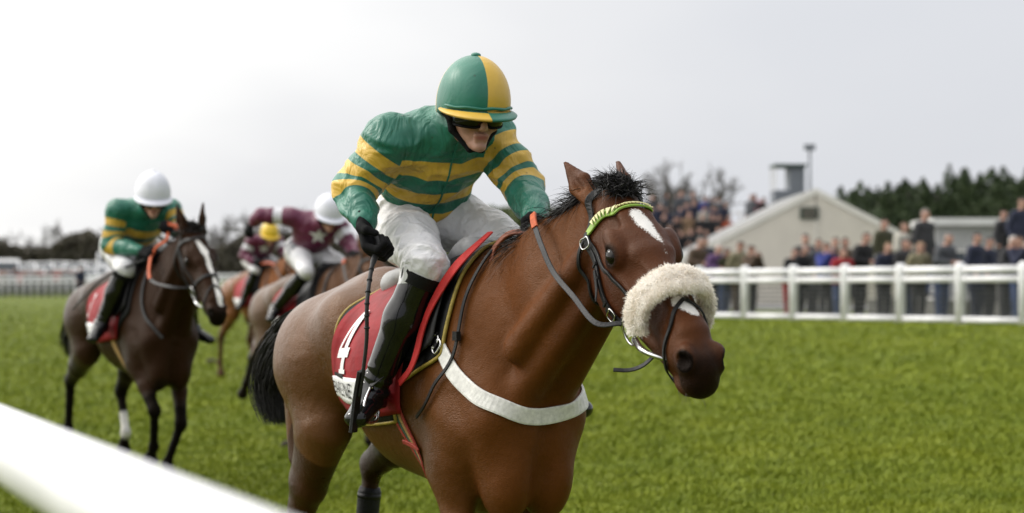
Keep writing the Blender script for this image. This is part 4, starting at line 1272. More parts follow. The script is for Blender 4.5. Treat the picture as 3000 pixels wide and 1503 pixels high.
# near rail, right in front of the camera
def near_rail():
    d = np.array((0.368, -0.930)); p0 = np.array((-0.825, 3.30))
    root = thing('running_rail', 'thick white plastic running rail slanting across the near corner', 'rail', (p0[0], p0[1], 0))
    pts = [(d[0] * t, d[1] * t, 1.253) for t in np.linspace(-40, 4.0, 60)]
    v, f = tube_geo(pts, 0.056, 28); mesh('rail', v, f, PLASTIC, root)
    for t in (-37, -34, -31, -28, -25, -22, -19, -16, -13, -10, -7, -4, 3.2):
        v, f = tube_geo(crom([(d[0] * t - 0.45, d[1] * t - 0.2, 0.0), (d[0] * t - 0.40, d[1] * t - 0.18, 0.75), (d[0] * t - 0.16, d[1] * t - 0.07, 1.12), (d[0] * t, d[1] * t, 1.225)], 14), 0.035, 12)
        mesh('post', v, f, PLASTIC, root)
near_rail()

def far_rail():
    p0 = np.array((9.75, 39.0))
    root = thing('running_rail', 'white post and double rail fence with wire netting along the far side', 'fence', (p0[0], p0[1], 0))
    sp = 1.72; ts = [-8.6 - 8 * sp + sp * k for k in range(35)]
    shaft, sf_ = tube_geo([(0, 0, -0.05), (0, 0, 1.14), (0, 0, 1.19), (0, 0, 1.215)], [0.10, 0.10, 0.09, 0.05], 14)
    first = None
    for k, t in enumerate(ts):
        q = FD * t; z = gz(*(p0 + q))
        if first is None:
            first = mesh('post', shaft, sf_, PLASTIC, root); o = first
        else:
            o = first.copy(); COL.objects.link(o); o.parent = root
        o.location = (q[0], q[1], z)
    for zz, rr in ((1.075, 0.066), (0.885, 0.064), (0.085, 0.06)):
        for a, b in zip(ts[:-1], ts[1:]):
            qa = FD * (a + 0.05); qb = FD * (b - 0.05)
            v, f = tube_geo([(qa[0], qa[1], gz(*(p0 + qa)) + zz), (qb[0], qb[1], gz(*(p0 + qb)) + zz)], rr, 12)
            mesh('rail', v, f, PLASTIC, root)
    nt_ = MB()
    off = FN * 0.045
    for zz in np.linspace(0.18, 0.84, 8):
        a = FD * ts[0] + off; b = FD * ts[-1] + off
        nt_.tube([(a[0], a[1], gz(*(p0 + a)) + zz), (b[0], b[1], gz(*(p0 + b)) + zz)], 0.010, 4)
    for t in np.arange(ts[0], ts[-1], 0.14):
        a = FD * t + off; z = gz(*(p0 + a)); nt_.tube([(a[0], a[1], z + 0.15), (a[0], a[1], z + 0.85)], 0.005, 3)
    o = nt_.build('netting', simple('dark_wire', (0.06, 0.065, 0.065), 0.6), root); o['kind'] = 'stuff'
    # the distant stretch round the bend, seen at the left
    root = thing('running_rail', 'distant white fence of close upright posts in front of parked vehicles', 'fence', (-34.5, 131.0, gz(-34.5, 131.0)))
    z0 = gz(-34.5, 131.0)
    vv, ff = tube_geo([(0, 0, -0.1), (0, 0, 1.22)], 0.075, 8)
    first = None
    for k in range(46):
        x, y = k * 0.44, k * 0.10
        if first is None: first = mesh('post', vv, ff, PLASTIC, root); o = first
        else:
            o = first.copy(); COL.objects.link(o); o.parent = root
        o.location = (x, y, gz(-34.5 + x, 131 + y) - z0)
    for zz, rr in ((1.28, 0.075), (0.98, 0.07)):
        v, f = tube_geo([(k * 0.44, k * 0.10, gz(-34.5 + k * 0.44, 131 + k * 0.1) - z0 + zz) for k in range(46)], rr, 8); mesh('rail', v, f, PLASTIC, root)
    v, f = tube_geo([(1.0, 0, 0), (1.0, 0, 2.3)], 0.06, 8)
    mk = thing('marker_post', 'thin tall white pole standing at the distant fence', 'pole', (-34.3, 130.6, z0))
    mesh('shaft', v, f, PLASTIC, mk)
    v, f = uvsphere((1.0, 0, 2.3), (0.1, 0.1, 0.1)); mesh('finial', v, f, PLASTIC, mk)
far_rail()

# ------------------------------------------------------------------ trees
def leaf_mat(name, c1, c2):
    m = NM(name)
    n = m.noise(0.9, 4); n2 = m.noise(9, 2)
    c = m.mix(m.rng(n, 0.3, 0.7, 0, 1), c1, c2)
    c = m.mix(m.rng(n2, 0.35, 0.7, 0, 0.5), c, tuple(x * 0.5 for x in c1))
    m.set(base=c, rough=0.65, spec=0.2)
    return m.m
BARK = simple('bark', (0.085, 0.072, 0.062), 0.9, 0.4, 6, 0.5, 20)
TWIG = simple('grey_twigs', (0.105, 0.094, 0.086), 0.9, 0.3, 6)
CONI = leaf_mat('conifer_green', (0.024, 0.042, 0.016), (0.050, 0.072, 0.026))
OLIVE = leaf_mat('olive_leaves', (0.060, 0.085, 0.024), (0.105, 0.125, 0.040))
IVY = leaf_mat('ivy_leaves', (0.030, 0.040, 0.018), (0.050, 0.060, 0.022))
BRUSH = leaf_mat('brown_hedge', (0.085, 0.078, 0.060), (0.125, 0.108, 0.085))

def leaf_cloud(P, D, size, r):
    """small quads at points P facing roughly D"""
    n = len(P)
    D = D / (np.linalg.norm(D, axis=1)[:, None] + 1e-9)
    a = np.cross(D, r.normal(size=(n, 3))); a /= np.linalg.norm(a, axis=1)[:, None] + 1e-9
    b = np.cross(D, a)
    s_ = (size * r.uniform(0.6, 1.4, n))[:, None]
    V = np.stack([P - a * s_ * 0.6, P - b * s_, P + a * s_ * 0.6, P + b * s_], 1).reshape(-1, 3)
    return V, np.arange(n * 4).reshape(-1, 4)

def conifer_mesh(h, rad, n, seed):
    r = np.random.default_rng(seed)
    z = h * (1 - r.uniform(0, 1, n) ** 0.62) ; z = 0.3 + (h - 0.3) * (z / h)
    lobes = 1 + 0.06 * np.sin(z * 7 + seed) + 0.15 * vnoise(np.stack([z, z * 0, z * 0], 1), 3)
    rr = rad * np.minimum(1, ((1 - z / h) / 0.30)) * lobes * r.uniform(0.35, 1.05, n) ** 0.5
    an = r.uniform(0, 2 * math.pi, n)
    rr = rr * (1 + 0.25 * vnoise(np.stack([np.cos(an) * 2, np.sin(an) * 2, z], 1), 1.4))
    # several spires grow together in one crown
    ns = 6; sx, sy = r.uniform(-0.95, 0.95, ns), r.uniform(-0.8, 0.8, ns); sh = r.uniform(0.78, 1.0, ns); sh[0] = 1.0
    kk = r.integers(0, ns, n)
    P = np.stack([np.cos(an) * rr * 0.55 + sx[kk], np.sin(an) * rr * 0.55 + sy[kk], (z + 0.1 * rr) * sh[kk]], 1)
    D = np.stack([np.cos(an), np.sin(an), 0.6 + 0 * an], 1) + r.normal(0, 0.5, (n, 3))
    return leaf_cloud(P, D, 0.12, r)

def broad_mesh(h, rad, n, seed, size=0.2):
    r = np.random.default_rng(seed)
    nc = 26
    C = np.stack([r.normal(0, rad * 0.5, nc), r.normal(0, rad * 0.5, nc), h * r.uniform(0.28, 0.9, nc)], 1)
    C[:, :2] *= (1.25 - np.abs(C[:, 2] / h - 0.5))[:, None]
    k = r.integers(0, nc, n)
    d = r.normal(size=(n, 3)); d /= np.linalg.norm(d, axis=1)[:, None]
    P = C[k] + d * (rad * 0.34 * r.uniform(0.4, 1.0, n) ** 0.5)[:, None]
    P[:, 2] = np.clip(P[:, 2], 0.1, None)
    return leaf_cloud(P, d + r.normal(0, 0.4, (n, 3)), size, r)

def bare_mesh(h, seed, depth=6, spread=0.55):
    r = np.random.default_rng(seed)
    trunk = MB(); tw = MB()
    def grow(p, d, L, rad, lev):
        q = p + d * L
        mid = (p + q) / 2 + r.normal(0, L * 0.06, 3)
        (trunk if lev < 3 else tw).tube([p, mid, q], [rad, rad * 0.85, rad * 0.68], 5 if lev < 3 else 3, False)
        if lev >= depth: return
        for _ in range(r.integers(2, 4) if lev < depth - 1 else 3):
            nd = d + r.normal(0, spread, 3); nd[2] += 0.12
            nd /= np.linalg.norm(nd)
            grow(p + (q - p) * r.uniform(0.6, 1.0), nd, L * r.uniform(0.62, 0.82), rad * 0.68, lev + 1)
    grow(np.zeros(3), np.array((0, 0, 1.0)), h * 0.27, h * 0.026, 0)
    return trunk, tw

def place(proto, loc, rz, sc, label, group=None):
    c = proto.copy(); COL.objects.link(c); c.location = loc; c.rotation_euler = (0, 0, rz); c.scale = sc
    c['label'] = label
    for ch in [o for o in bpy.data.objects if o.parent == proto]:
        k = ch.copy(); COL.objects.link(k); k.parent = c
    return c

def trees():
    r = np.random.default_rng(12)
    # dark conifer belt at the right
    protos = []
    for k in range(3):
        v, f = conifer_mesh(7.0, 1.45, 12000, 40 + k)
        protos.append((v, f))
    meshes = {}
    ordn = ['first', 'second', 'third', 'fourth', 'fifth', 'sixth', 'seventh', 'eighth', 'ninth', 'tenth', 'eleventh', 'twelfth', 'thirteenth', 'fourteenth', 'fifteenth', 'sixteenth', 'seventeenth', 'eighteenth']
    tops = [(2395, 600), (2440, 580), (2485, 560), (2530, 545), (2570, 552), (2615, 530), (2660, 535), (2700, 522), (2745, 530), (2790, 512), (2830, 498), (2870, 516), (2910, 500), (2950, 515), (2990, 496), (3035, 500), (3080, 490), (3130, 495)]
    for k, (px, py) in enumerate(tops + [(a_ + 24, b_ + r.uniform(-4, 22)) for a_, b_ in tops[:-1]]):
        Y = 100 + 5 * (k % 2) + r.uniform(-1, 1) + (9 if k >= len(tops) else 0)
        X = (px - 1500) / 6000 * Y; top = EYE + (845 - py) * Y / 6000
        z = gz(X, Y); kk = k % 3
        py = py - 8; top = EYE + (845 - py) * Y / 6000
        t = thing('conifer_tree', 'dark conifer, %s from left in the %s row behind the stand' % (ordn[k % 18], 'front' if k < 18 else 'rear'), 'tree', (X, Y, z), r.uniform(0, 6), 'conifer belt on the right')
        wd_ = r.uniform(0.9, 1.25); t.scale = (wd_, wd_, (top - z) / 7.0 * r.uniform(0.94, 1.04))
        if kk not in meshes:
            a = mesh('crown', *protos[kk], CONI, t, False); vv, ff = tube_geo([(0, 0, -0.2), (0, 0, 3.5), (0, 0, 6.2)], [0.16, 0.11, 0.03], 7); b = mesh('trunk', vv, ff, BARK, t)
            meshes[kk] = (a, b)
        else:
            for src in meshes[kk]:
                o = src.copy(); COL.objects.link(o); o.parent = t
    # olive trees behind the leader
    bp = None
    for k, (px, py) in enumerate([(1360, 640), (1405, 612), (1450, 600), (1495, 606), (1545, 598), (1590, 610), (1640, 600), (1690, 612), (1745, 600), (1800, 606)]):
        Y = 140 + r.uniform(-4, 4); X = (px - 1500) / 6000 * Y; z = gz(X, Y); top = EYE + (845 - py) * Y / 6000
        t = thing('broadleaf_tree', 'olive green tree, %s from the left behind the leading jockey' % ordn[k], 'tree', (X, Y, z), r.uniform(0, 6), 'olive trees behind the leader')
        t.scale = (1.0, 1.0, (top - z) / 5.6)
        if bp is None:
            v, f = broad_mesh(5.6, 2.1, 7000, 77, 0.17); a = mesh('crown', v, f, OLIVE, t, False); vv, ff = tube_geo([(0, 0, -0.2), (0, 0, 2.5), (0.1, 0, 4.6)], [0.16, 0.11, 0.03], 7); b = mesh('trunk', vv, ff, BARK, t)
            bp = (a, b)
        else:
            for src in bp:
                o = src.copy(); COL.objects.link(o); o.parent = t
    # bare trees: by the stand and along the left horizon
    bar = []
    spots = [(2000, 462, 112, 'ivy'), (1915, 505, 118, ''), (60, 668, 190, ''), (118, 655, 185, ''), (205, 640, 188, ''), (265, 668, 192, ''), (330, 640, 195, ''), (560, 640, 185, ''), (640, 622, 190, ''), (700, 612, 186, ''), (745, 640, 194, ''), (850, 600, 180, ''), (905, 615, 185, ''), (20, 690, 196, ''), (165, 672, 200, ''), (610, 655, 200, '')]
    desc = {0: 'bare tree with ivy-clad trunk rising above the crowd on the terrace', 1: 'faint bare tree just left of the ivy-clad one'}
    names = ['second', 'fourth', 'sixth', 'seventh', 'eighth', 'ninth', 'eleventh', 'twelfth', 'thirteenth', 'fourteenth', 'fifteenth', 'first', 'fifth', 'tenth']
    order = sorted(range(2, len(spots)), key=lambda i: spots[i][0]); nth = {i: n_ for n_, i in enumerate(order)}
    for k, (px, py, Y, kind) in enumerate(spots):
        X = (px - 1500) / 6000 * Y; z = gz(X, Y); top = EYE + (845 - py) * Y / 6000
        lab = desc.get(k) or 'bare winter tree, %s from the left along the horizon' % ordn[nth[k]]
        t = thing('bare_tree', lab, 'tree', (X, Y, z), r.uniform(0, 6), None if k == 0 else 'bare trees on the horizon')
        sc = (top - z) / 9.0; t.scale = (sc * (1.1 if k == 0 else 0.8 if k == 1 else 1.0),) * 2 + (sc,)
        if len(bar) < 4:
            a, b = bare_mesh(9.0, 60 + k, 7 if k == 0 else 6, 0.62 if k == 0 else 0.55)
            zmax = max(np.concatenate(b.v)[:, 2]); fs = 9.0 / zmax
            a.v = [q * np.array((1, 1, fs)) for q in a.v]; b.v = [q * np.array((1, 1, fs)) for q in b.v]
            bar.append((a.build('trunk', BARK, t, True), b.build('crown', TWIG, t)))
        else:
            for src in bar[1 + k % 3]:
                o = src.copy(); COL.objects.link(o); o.parent = t
        if kind == 'ivy':
            n = 2500; zz = r.uniform(0.2, 6.2, n); an = r.uniform(0, 6.3, n); rr = (0.42 - 0.035 * zz) * r.uniform(0.5, 1.2, n)
            v, f = leaf_cloud(np.stack([np.cos(an) * rr, np.sin(an) * rr, zz], 1), np.stack([np.cos(an), np.sin(an), 0 * an], 1), 0.13, r); mesh('ivy', v, f, IVY, t, False)
    # long dark hedge on the left horizon
    n = 42000
    X = r.uniform(-62, -8, n); top = 5.6 + 0.9 * vnoise(np.stack([X, X * 0, X * 0], 1), 0.35) + 0.5 * vnoise(np.stack([X, X * 0, X * 0 + 5], 1), 1.1)
    Z = 0.9 + (top - 0.9) * r.uniform(0, 1, n) ** 0.7; Yh = 176 + r.uniform(-1.5, 1.5, n) + 0.2 * (X + 40)
    v, f = leaf_cloud(np.stack([X, Yh, Z], 1), r.normal(size=(n, 3)) + np.array((0, -1, 0.4)), 0.28, r)
    h_ = thing('hedge', 'long dark brown hedge below the bare trees on the left horizon', 'hedge', (-35, 176, gz(-35, 176)))
    mesh('foliage', v - np.array((-35, 176, gz(-35, 176))), f, BRUSH, h_, False)
trees()

# ------------------------------------------------------------------ buildings
CLAD = simple('beige_cladding', (0.60, 0.56, 0.49), 0.7, 0.08, 1.2, 0.05, 30)
TRIM = simple('pale_trim', (0.70, 0.68, 0.63), 0.6, 0.08, 3)
ROOFM = simple('grey_roof_sheet', (0.22, 0.22, 0.22), 0.6, 0.2, 3)
DGREEN = simple('dark_green_paint', (0.012, 0.045, 0.030), 0.5, 0.2, 4)
CONC = simple('concrete', (0.26, 0.255, 0.24), 0.9, 0.25, 2, 0.2, 20)
DARKW = simple('dark_wall', (0.05, 0.047, 0.045), 0.85, 0.3, 2)
GREYM = simple('grey_blue_panel', (0.16, 0.175, 0.20), 0.6, 0.15, 3)
GLASS = simple('window_glass', (0.03, 0.04, 0.05), 0.1, 0.2, 4, spec=0.6)

def prism(name, poly, y0, y1, mat, parent):
    n = len(poly)
    V = [(x, y0, z) for x, z in poly] + [(x, y1, z) for x, z in poly]
    F = [tuple(range(n)), tuple(range(2 * n - 1, n - 1, -1))] + [((i + 1) % n, i, n + i, n + (i + 1) % n) for i in range(n)]
    return mesh(name, V, F, mat, parent, False)

def stand():
    Y0 = 68.0; ax = (2390 - 1500) / 6000 * Y0; az = EYE + (845 - 566) * Y0 / 6000; g = gz(ax, Y0)
    root = thing('grandstand', 'beige clad building with a wide pitched gable behind the crowd', 'building', (ax, Y0, g))
    hz_ = az - g; sl_ = 0.51
    wl, wr_ = 6.0, 4.6
    prism('wall_panel', [(-wl, -0.2), (-0.02, -0.2), (-0.02, hz_ - 0.01), (-wl, hz_ - wl * sl_)], 0, 0.25, CLAD, root)
    prism('wall_panel', [(0.02, -0.2), (wr_, -0.2), (wr_, hz_ - wr_ * sl_), (0.02, hz_ - 0.01)], 0, 0.25, CLAD, root)
    prism('wall_side', [(-wl, -0.2), (-wl + 0.2, -0.2), (-wl + 0.2, hz_ - wl * sl_ - 0.1), (-wl, hz_ - wl * sl_ - 0.1)], 0.26, 9, CLAD, root)
    prism('wall_side', [(wr_ - 0.2, -0.2), (wr_, -0.2), (wr_, hz_ - wr_ * sl_ - 0.1), (wr_ - 0.2, hz_ - wr_ * sl_ - 0.1)], 0.26, 9, CLAD, root)
    prism('roof', [(-wl - 0.3, hz_ - (wl + 0.3) * sl_ + 0.03), (0, hz_ + 0.03), (0, hz_ + 0.16), (-wl - 0.3, hz_ - (wl + 0.3) * sl_ + 0.16)], 0.05, 9.2, ROOFM, root)
    prism('roof', [(0.003, hz_ + 0.03), (wr_ + 0.3, hz_ - (wr_ + 0.3) * sl_ + 0.03), (wr_ + 0.3, hz_ - (wr_ + 0.3) * sl_ + 0.16), (0.003, hz_ + 0.16)], 0.05, 9.2, ROOFM, root)
    prism('barge_board', [(-wl - 0.35, hz_ - (wl + 0.35) * sl_ - 0.03), (-0.003, hz_ - 0.03), (-0.003, hz_ + 0.17), (-wl - 0.35, hz_ - (wl + 0.35) * sl_ + 0.17)], -0.05, 0.0, TRIM, root)
    prism('barge_board', [(0.0, hz_ - 0.03), (wr_ + 0.35, hz_ - (wr_ + 0.35) * sl_ - 0.03), (wr_ + 0.35, hz_ - (wr_ + 0.35) * sl_ + 0.17), (0.0, hz_ + 0.17)], -0.05, 0.0, TRIM, root)
    ve = MB(); ve.box((-0.22, -0.04, hz_ - 0.66), (0.62, 0.08, 0.40)); vo = ve.build('vent', DGREEN, root)
    for k in range(4):
        b = MB(); b.box((-0.22, -0.095, hz_ - 0.66 + (k - 1.5) * 0.085), (0.50, 0.03, 0.035)); b.build('louvre', simple('vent_slat', (0.20, 0.16, 0.13), 0.6) if k == 0 else bpy.data.materials['vent_slat'], vo)
    b = MB(); b.box((0.0, -0.02, (hz_ - 0.9) / 2), (0.05, 0.04, hz_ - 0.9)); b.build('joint_cover', TRIM, root)
    # stepped terrace to the left behind it
    Yt = 79.5; tr = thing('terrace', 'stepped concrete viewing terrace crowded with spectators', 'terrace', (8.0, Yt, gz(8.0, Yt)))
    for k, (dy, zt) in enumerate(((-4.5, 0.55), (-3.2, 1.05), (-1.9, 1.55), (-0.6, 2.05), (0.7, 2.45))):
        b = MB(); b.box((0.6, dy + 3.0, zt / 2 - 0.1), (11.0 - 0.02 * k, 6.0 - 0.01 * k, zt + 0.2)); b.build('step', CONC, tr)
    b = MB(); b.box((3.4, -4.9, 1.05), (5.0, 0.3, 2.5)); b.build('front_wall', DARKW, tr)
    for k in range(12):
        b = MB(); b.tube([(-4.5 + k * 0.92, 1.5, 2.45), (-4.5 + k * 0.92, 1.5, 3.5)], 0.03, 6); b.build('rail_post', TRIM, tr)
    b = MB(); b.tube([(-4.5, 1.5, 3.48), (5.62, 1.5, 3.48)], 0.03, 6); b.build('handrail', TRIM, tr)
    # camera box on stilts
    Yc = 78.0; s_ = 6000 / Yc; x0, x1 = (2262 - 1500) / s_, (2352 - 1500) / s_
    zt = EYE + (845 - 487) / s_; zb = EYE + (845 - 560) / s_; gc = gz(x1, Yc)
    cb = thing('camera_tower', 'small grey commentary box with a flat dark green roof above the terrace', 'tower', ((x0 + x1) / 2, Yc, gc))
    W = x1 - x0
    b = MB(); b.box((0.02, 0, zt - gc), (W + 0.06, 1.5, 0.10)); b.build('roof', DGREEN, cb)
    b = MB(); b.box((W / 2 - 0.30, 0, (zt + zb - 0.5) / 2 - gc - 0.03), (0.58, 1.2, zt - zb + 0.44)); b.build('cabin', GREYM, cb)
    b = MB(); b.box((0.0, 0, zb - gc - 0.30), (W, 1.3, 0.62)); b.build('parapet', GREYM, cb)
    for xx in (-W / 2 + 0.04, -W / 2 + 0.042):
        b = MB(); b.tube([(xx, -0.55 if xx == -W / 2 + 0.04 else 0.55, zb - gc), (xx, -0.55 if xx == -W / 2 + 0.04 else 0.55, zt - gc - 0.05)], 0.025, 6); b.build('post', TRIM, cb)
    for xx in (-0.4, 0.4):
        b = MB(); b.box((xx, 0.1, (zb - gc - 0.61) / 2), (0.16, 0.16, zb - gc - 0.61)); b.build('leg', DARKW, cb)
    # lamp mast
    Ym = 80.0; xm = (2372 - 1500) / 6000 * Ym; gm = gz(xm, Ym); zt = EYE + (845 - 432) * Ym / 6000
    m = thing('light_mast', 'tall thin mast with lamp head beside the commentary box', 'mast', (xm, Ym, gm))
    v, f = tube_geo([(0, 0, 0), (0, 0, 3.5), (0, 0, zt - gm)], [0.09, 0.07, 0.045], 8); mesh('pole', v, f, GREYM, m)
    b = MB(); b.box((-0.02, -0.1, zt - gm), (0.42, 0.25, 0.22)); b.build('lamp_head', GREYM, m)
    b = MB(); b.box((0.0, 0.0, zt - gm - 2.05), (1.0, 0.05, 0.05)); b.build('cross_arm', GREYM, m)
    # low pale cabin at the right
    Yk = 62.0; s_ = 6000 / Yk; x0, x1 = (2742 - 1500) / s_, (2965 - 1500) / s_; zt = EYE + (845 - 648) / s_; gk = gz(x0, Yk)
    k_ = thing('cabin', 'low pale grey cabin with white roof edge behind the crowd at the right', 'building', ((x0 + x1) / 2, Yk, gk))
    W = x1 - x0
    b = MB(); b.box((0, 1.5, (zt - gk) / 2 - 0.1), (W, 3.0, zt - gk - 0.1)); b.build('wall', simple('pale_grey_wall', (0.36, 0.36, 0.36), 0.7, 0.1, 2), k_)
    b = MB(); b.box((0, 1.45, zt - gk - 0.02), (W + 0.3, 3.4, 0.22)); b.build('roof', simple('white_fascia', (0.62, 0.62, 0.61), 0.6, 0.1, 2), k_)
    for xx in (-0.6, 0.45):
        b = MB(); b.box((xx, -0.02, 1.35), (0.75, 0.06, 0.7)); wv = b.build('window', TRIM, k_)
        b = MB(); b.box((xx, -0.06, 1.35), (0.63, 0.03, 0.58)); b.build('pane', GLASS, wv)
    # viewing steps behind the fence
    for px0, px1, hgt, q, lab in ((2560, 2775, 0.42, 31.2, 'low concrete viewing step behind the fence, beside the dark-jacketed man'), (2915, 3080, 0.75, 31.6, 'taller viewing step behind the fence at the right edge')):
        pa = None
        kx0, kx1 = (px0 - 1500) / 6000, (px1 - 1500) / 6000
        Ya = q / (kx0 * FN[0] + FN[1]); Yb = q / (kx1 * FN[0] + FN[1])
        A_ = np.array((kx0 * Ya, Ya)); B_ = np.array((kx1 * Yb, Yb)); c = (A_ + B_) / 2; L_ = np.linalg.norm(B_ - A_)
        rz = math.atan2(FD[1], FD[0]); g = gz(*c)
        st = thing('viewing_step', lab, 'step', (c[0], c[1], g), rz)
        b = MB(); b.box((0, -0.55, hgt / 2), (L_, 1.5, hgt)); b.build('slab', CONC, st)
        b = MB(); b.box((0, -0.55, hgt + 0.012), (L_ + 0.03, 1.53, 0.03)); b.build('nosing', TRIM, st)
stand()
# ------------------------------------------------------------------ spectators
def person_surface(pose, h=0.021):
    """standing figure 1.75 m tall facing -y; one continuous surface, returns verts, quads and a material index per quad"""
    s = SDF((-0.46, -0.62, -0.02), (0.46, 0.42, 1.82), h)
    lean = pose.get('lean', 0.0)
    def T(x, y, z):
        return (x, y - lean * max(0, z - 0.9), z - 0.25 * lean * max(0, z - 0.9))
    X = (1.0, 0, 0)
    hipw = 0.095
    stance = pose.get('stance', 0.10)
    for g in (-1, 1):
        kn = (g * (stance * 0.6 + 0.05), -0.02, 0.48); an = (g * stance, 0.02 * g, 0.07)
        s.cap((g * hipw, 0, 0.90), kn, 0.105, 0.078, 0.04); s.cap(kn, an, 0.078, 0.06, 0.03)
        s.cap((g * stance, 0.05, 0.04), (g * (stance + 0.02), -0.14, 0.035), (0.042, 0.036), (0.040, 0.030), 0.02, u=X)
    coat = pose.get('coat', 0.0)
    s.cap(T(0, 0, 0.86 - coat * 0.3), T(0, 0, 1.12), (0.20 + coat * 0.02, 0.15), (0.20, 0.15), 0.05, u=X)
    s.cap(T(0, 0, 1.10), T(0, 0.0, 1.36), (0.205, 0.15), (0.21, 0.135), 0.05, u=X)
    s.cap(T(-0.16, 0, 1.41), T(0.16, 0, 1.41), 0.085, None, 0.05)
    s.cap(T(0, 0, 1.42), T(0, -0.01, 1.54), 0.062, 0.055, 0.03)
    hc = np.array(T(0, -0.02, 1.635))
    s.ell(hc, (0.076, 0.096, 0.115), None, 0.02); s.ell(hc + (0, -0.03, -0.05), (0.055, 0.06, 0.065), None, 0.02)
    s.ell(hc + (0, -0.105, -0.02), (0.014, 0.02, 0.025), None, 0.012)
    for g in (-1, 1):
        s.ell(hc + (g * 0.078, 0.005, -0.01), (0.012, 0.02, 0.03), None, 0.01)
    if pose.get('hat') == 'cap':
        s.cap(hc + (0, 0.01, 0.055), hc + (0, -0.10, 0.05), (0.088, 0.06), (0.07, 0.018), 0.02, u=X)
    if pose.get('hat') == 'long':
        s.cap(hc + (0, 0.05, 0.03), hc + (0, 0.06, -0.16), (0.09, 0.07), (0.085, 0.045), 0.03, u=X)
    hands = []
    for g, key in ((-1, 'R'), (1, 'L')):
        el, ha = pose['arm' + key]
        sh = T(g * 0.205, 0, 1.39)
        s.cap(sh, el, 0.080, 0.068, 0.04); s.cap(el, ha, 0.065, 0.050, 0.03)
        d = nrm(np.array(ha) - np.array(el)); hp = np.array(ha) + d * 0.055
        s.cap(ha, hp, 0.036, 0.040, 0.02); s.cap(hp, hp + d * 0.05 + np.array((0, 0, -0.02)), 0.032, 0.022, 0.02); hands.append(np.array(ha) + d * 0.03)
    V, Q = s.mesh(1)
    c = V[Q].mean(1)
    mi = np.zeros(len(Q), int)                                                    # 0 jacket 1 trousers 2 skin 3 hair 4 shoes
    hem = 0.86 - coat * 0.35
    mi[c[:, 2] < hem] = 1; mi[c[:, 2] < 0.085] = 4
    dh = (c - hc)
    head = (c[:, 2] > T(0, 0, 1.50)[2]) & (np.linalg.norm(dh[:, :2], axis=1) < 0.17)
    mi[head] = 2
    hair = head & ((dh[:, 2] > 0.055) | ((dh[:, 1] > 0.02) & (dh[:, 2] > -0.05)))
    if pose.get('hat') == 'long': hair |= head & (dh[:, 1] > 0.0) | ((np.linalg.norm(c - (hc + (0, 0.06, -0.10)), axis=1) < 0.13) & (c[:, 1] > hc[1] + 0.035))
    mi[hair] = 3
    for hp in hands: mi[(np.linalg.norm(c - hp, axis=1) < 0.060) & (mi == 0)] = 2
    return V, Q, mi

POSES = [
    dict(armR=((-0.26, -0.10, 1.16), (-0.10, -0.34, 1.12)), armL=((0.26, -0.10, 1.16), (0.10, -0.34, 1.12)), lean=0.22),           # leaning on the rail
    dict(armR=((-0.25, 0.03, 1.14), (-0.20, -0.10, 0.93)), armL=((0.25, 0.03, 1.14), (0.20, -0.10, 0.93)), coat=0.6),               # hands in pockets
    dict(armR=((-0.27, -0.14, 1.20), (-0.07, -0.22, 1.50)), armL=((0.27, -0.14, 1.20), (0.07, -0.22, 1.50)), hat='cap'),             # hands raised to the face
    dict(armR=((-0.25, 0.02, 1.13), (-0.05, -0.20, 1.18)), armL=((0.25, 0.02, 1.13), (0.05, -0.19, 1.14)), coat=0.3, hat='long'),   # arms folded, long hair
    dict(armR=((-0.25, 0.05, 1.13), (-0.26, -0.06, 0.90)), armL=((0.26, -0.08, 1.16), (0.12, -0.32, 1.14)), hat='cap', lean=0.1),
    dict(armR=((-0.25, 0.04, 1.13), (-0.25, -0.04, 0.90)), armL=((0.25, 0.04, 1.13), (0.25, -0.04, 0.90))),
]
PM = []
def person_meshes():
    for p in POSES:
        V, Q, mi = person_surface(p)
        o = mesh('person', V, Q, None)
        me = o.data; bpy.data.objects.remove(o)
        for _ in range(5): me.materials.append(None)
        me.polygons.foreach_set('material_index', mi.astype(np.int32))
        PM.append(me)
person_meshes()
CM = {}
def cloth(c):
    k = tuple(round(x, 3) for x in c)
    if k not in CM: CM[k] = simple('fabric_%d' % len(CM), k, 0.85, 0.25, 14, 0.3, 60)
    return CM[k]
NAVY, BLACK, OLIVEJ, BROWN, GREYJ, RED, BLUE, KHAKI, CREAM, DGREY, TAN, PURP, ORANGE, PINK, JEANS = (0.014, 0.018, 0.042), (0.010, 0.010, 0.012), (0.045, 0.045, 0.022), (0.085, 0.055, 0.035), (0.075, 0.080, 0.090), (0.30, 0.015, 0.02), (0.03, 0.045, 0.22), (0.20, 0.18, 0.11), (0.50, 0.48, 0.42), (0.030, 0.030, 0.034), (0.22, 0.14, 0.08), (0.10, 0.05, 0.14), (0.40, 0.07, 0.02), (0.40, 0.18, 0.20), (0.055, 0.085, 0.19)
SK, HB, HG, HW, HBL = (0.44, 0.26, 0.20), (0.035, 0.022, 0.015), (0.16, 0.15, 0.14), (0.42, 0.40, 0.38), (0.010, 0.010, 0.012)
def person(label, X, Y, z, pose, jacket, trouser, hair, hscale=1.0, rz=None, group=None):
    o = bpy.data.objects.new('person', PM[pose]); COL.objects.link(o)
    o.location = (X, Y, z)
    face = math.atan2(-X, Y) if rz is None else rz
    o.rotation_euler = (0, 0, -face * 0.0 + (rz if rz is not None else 0.35))
    o.scale = (hscale,) * 3
    for i, c in enumerate((jacket, trouser, SK, hair, BLACK)):
        o.material_slots[i].link = 'OBJECT'; o.material_slots[i].material = cloth(c)
    return tag(o, label, 'person', group)

def at_perp(px, q):
    k = (px - 1500) / 6000; Y = q / (k * FN[0] + FN[1]); return k * Y, Y

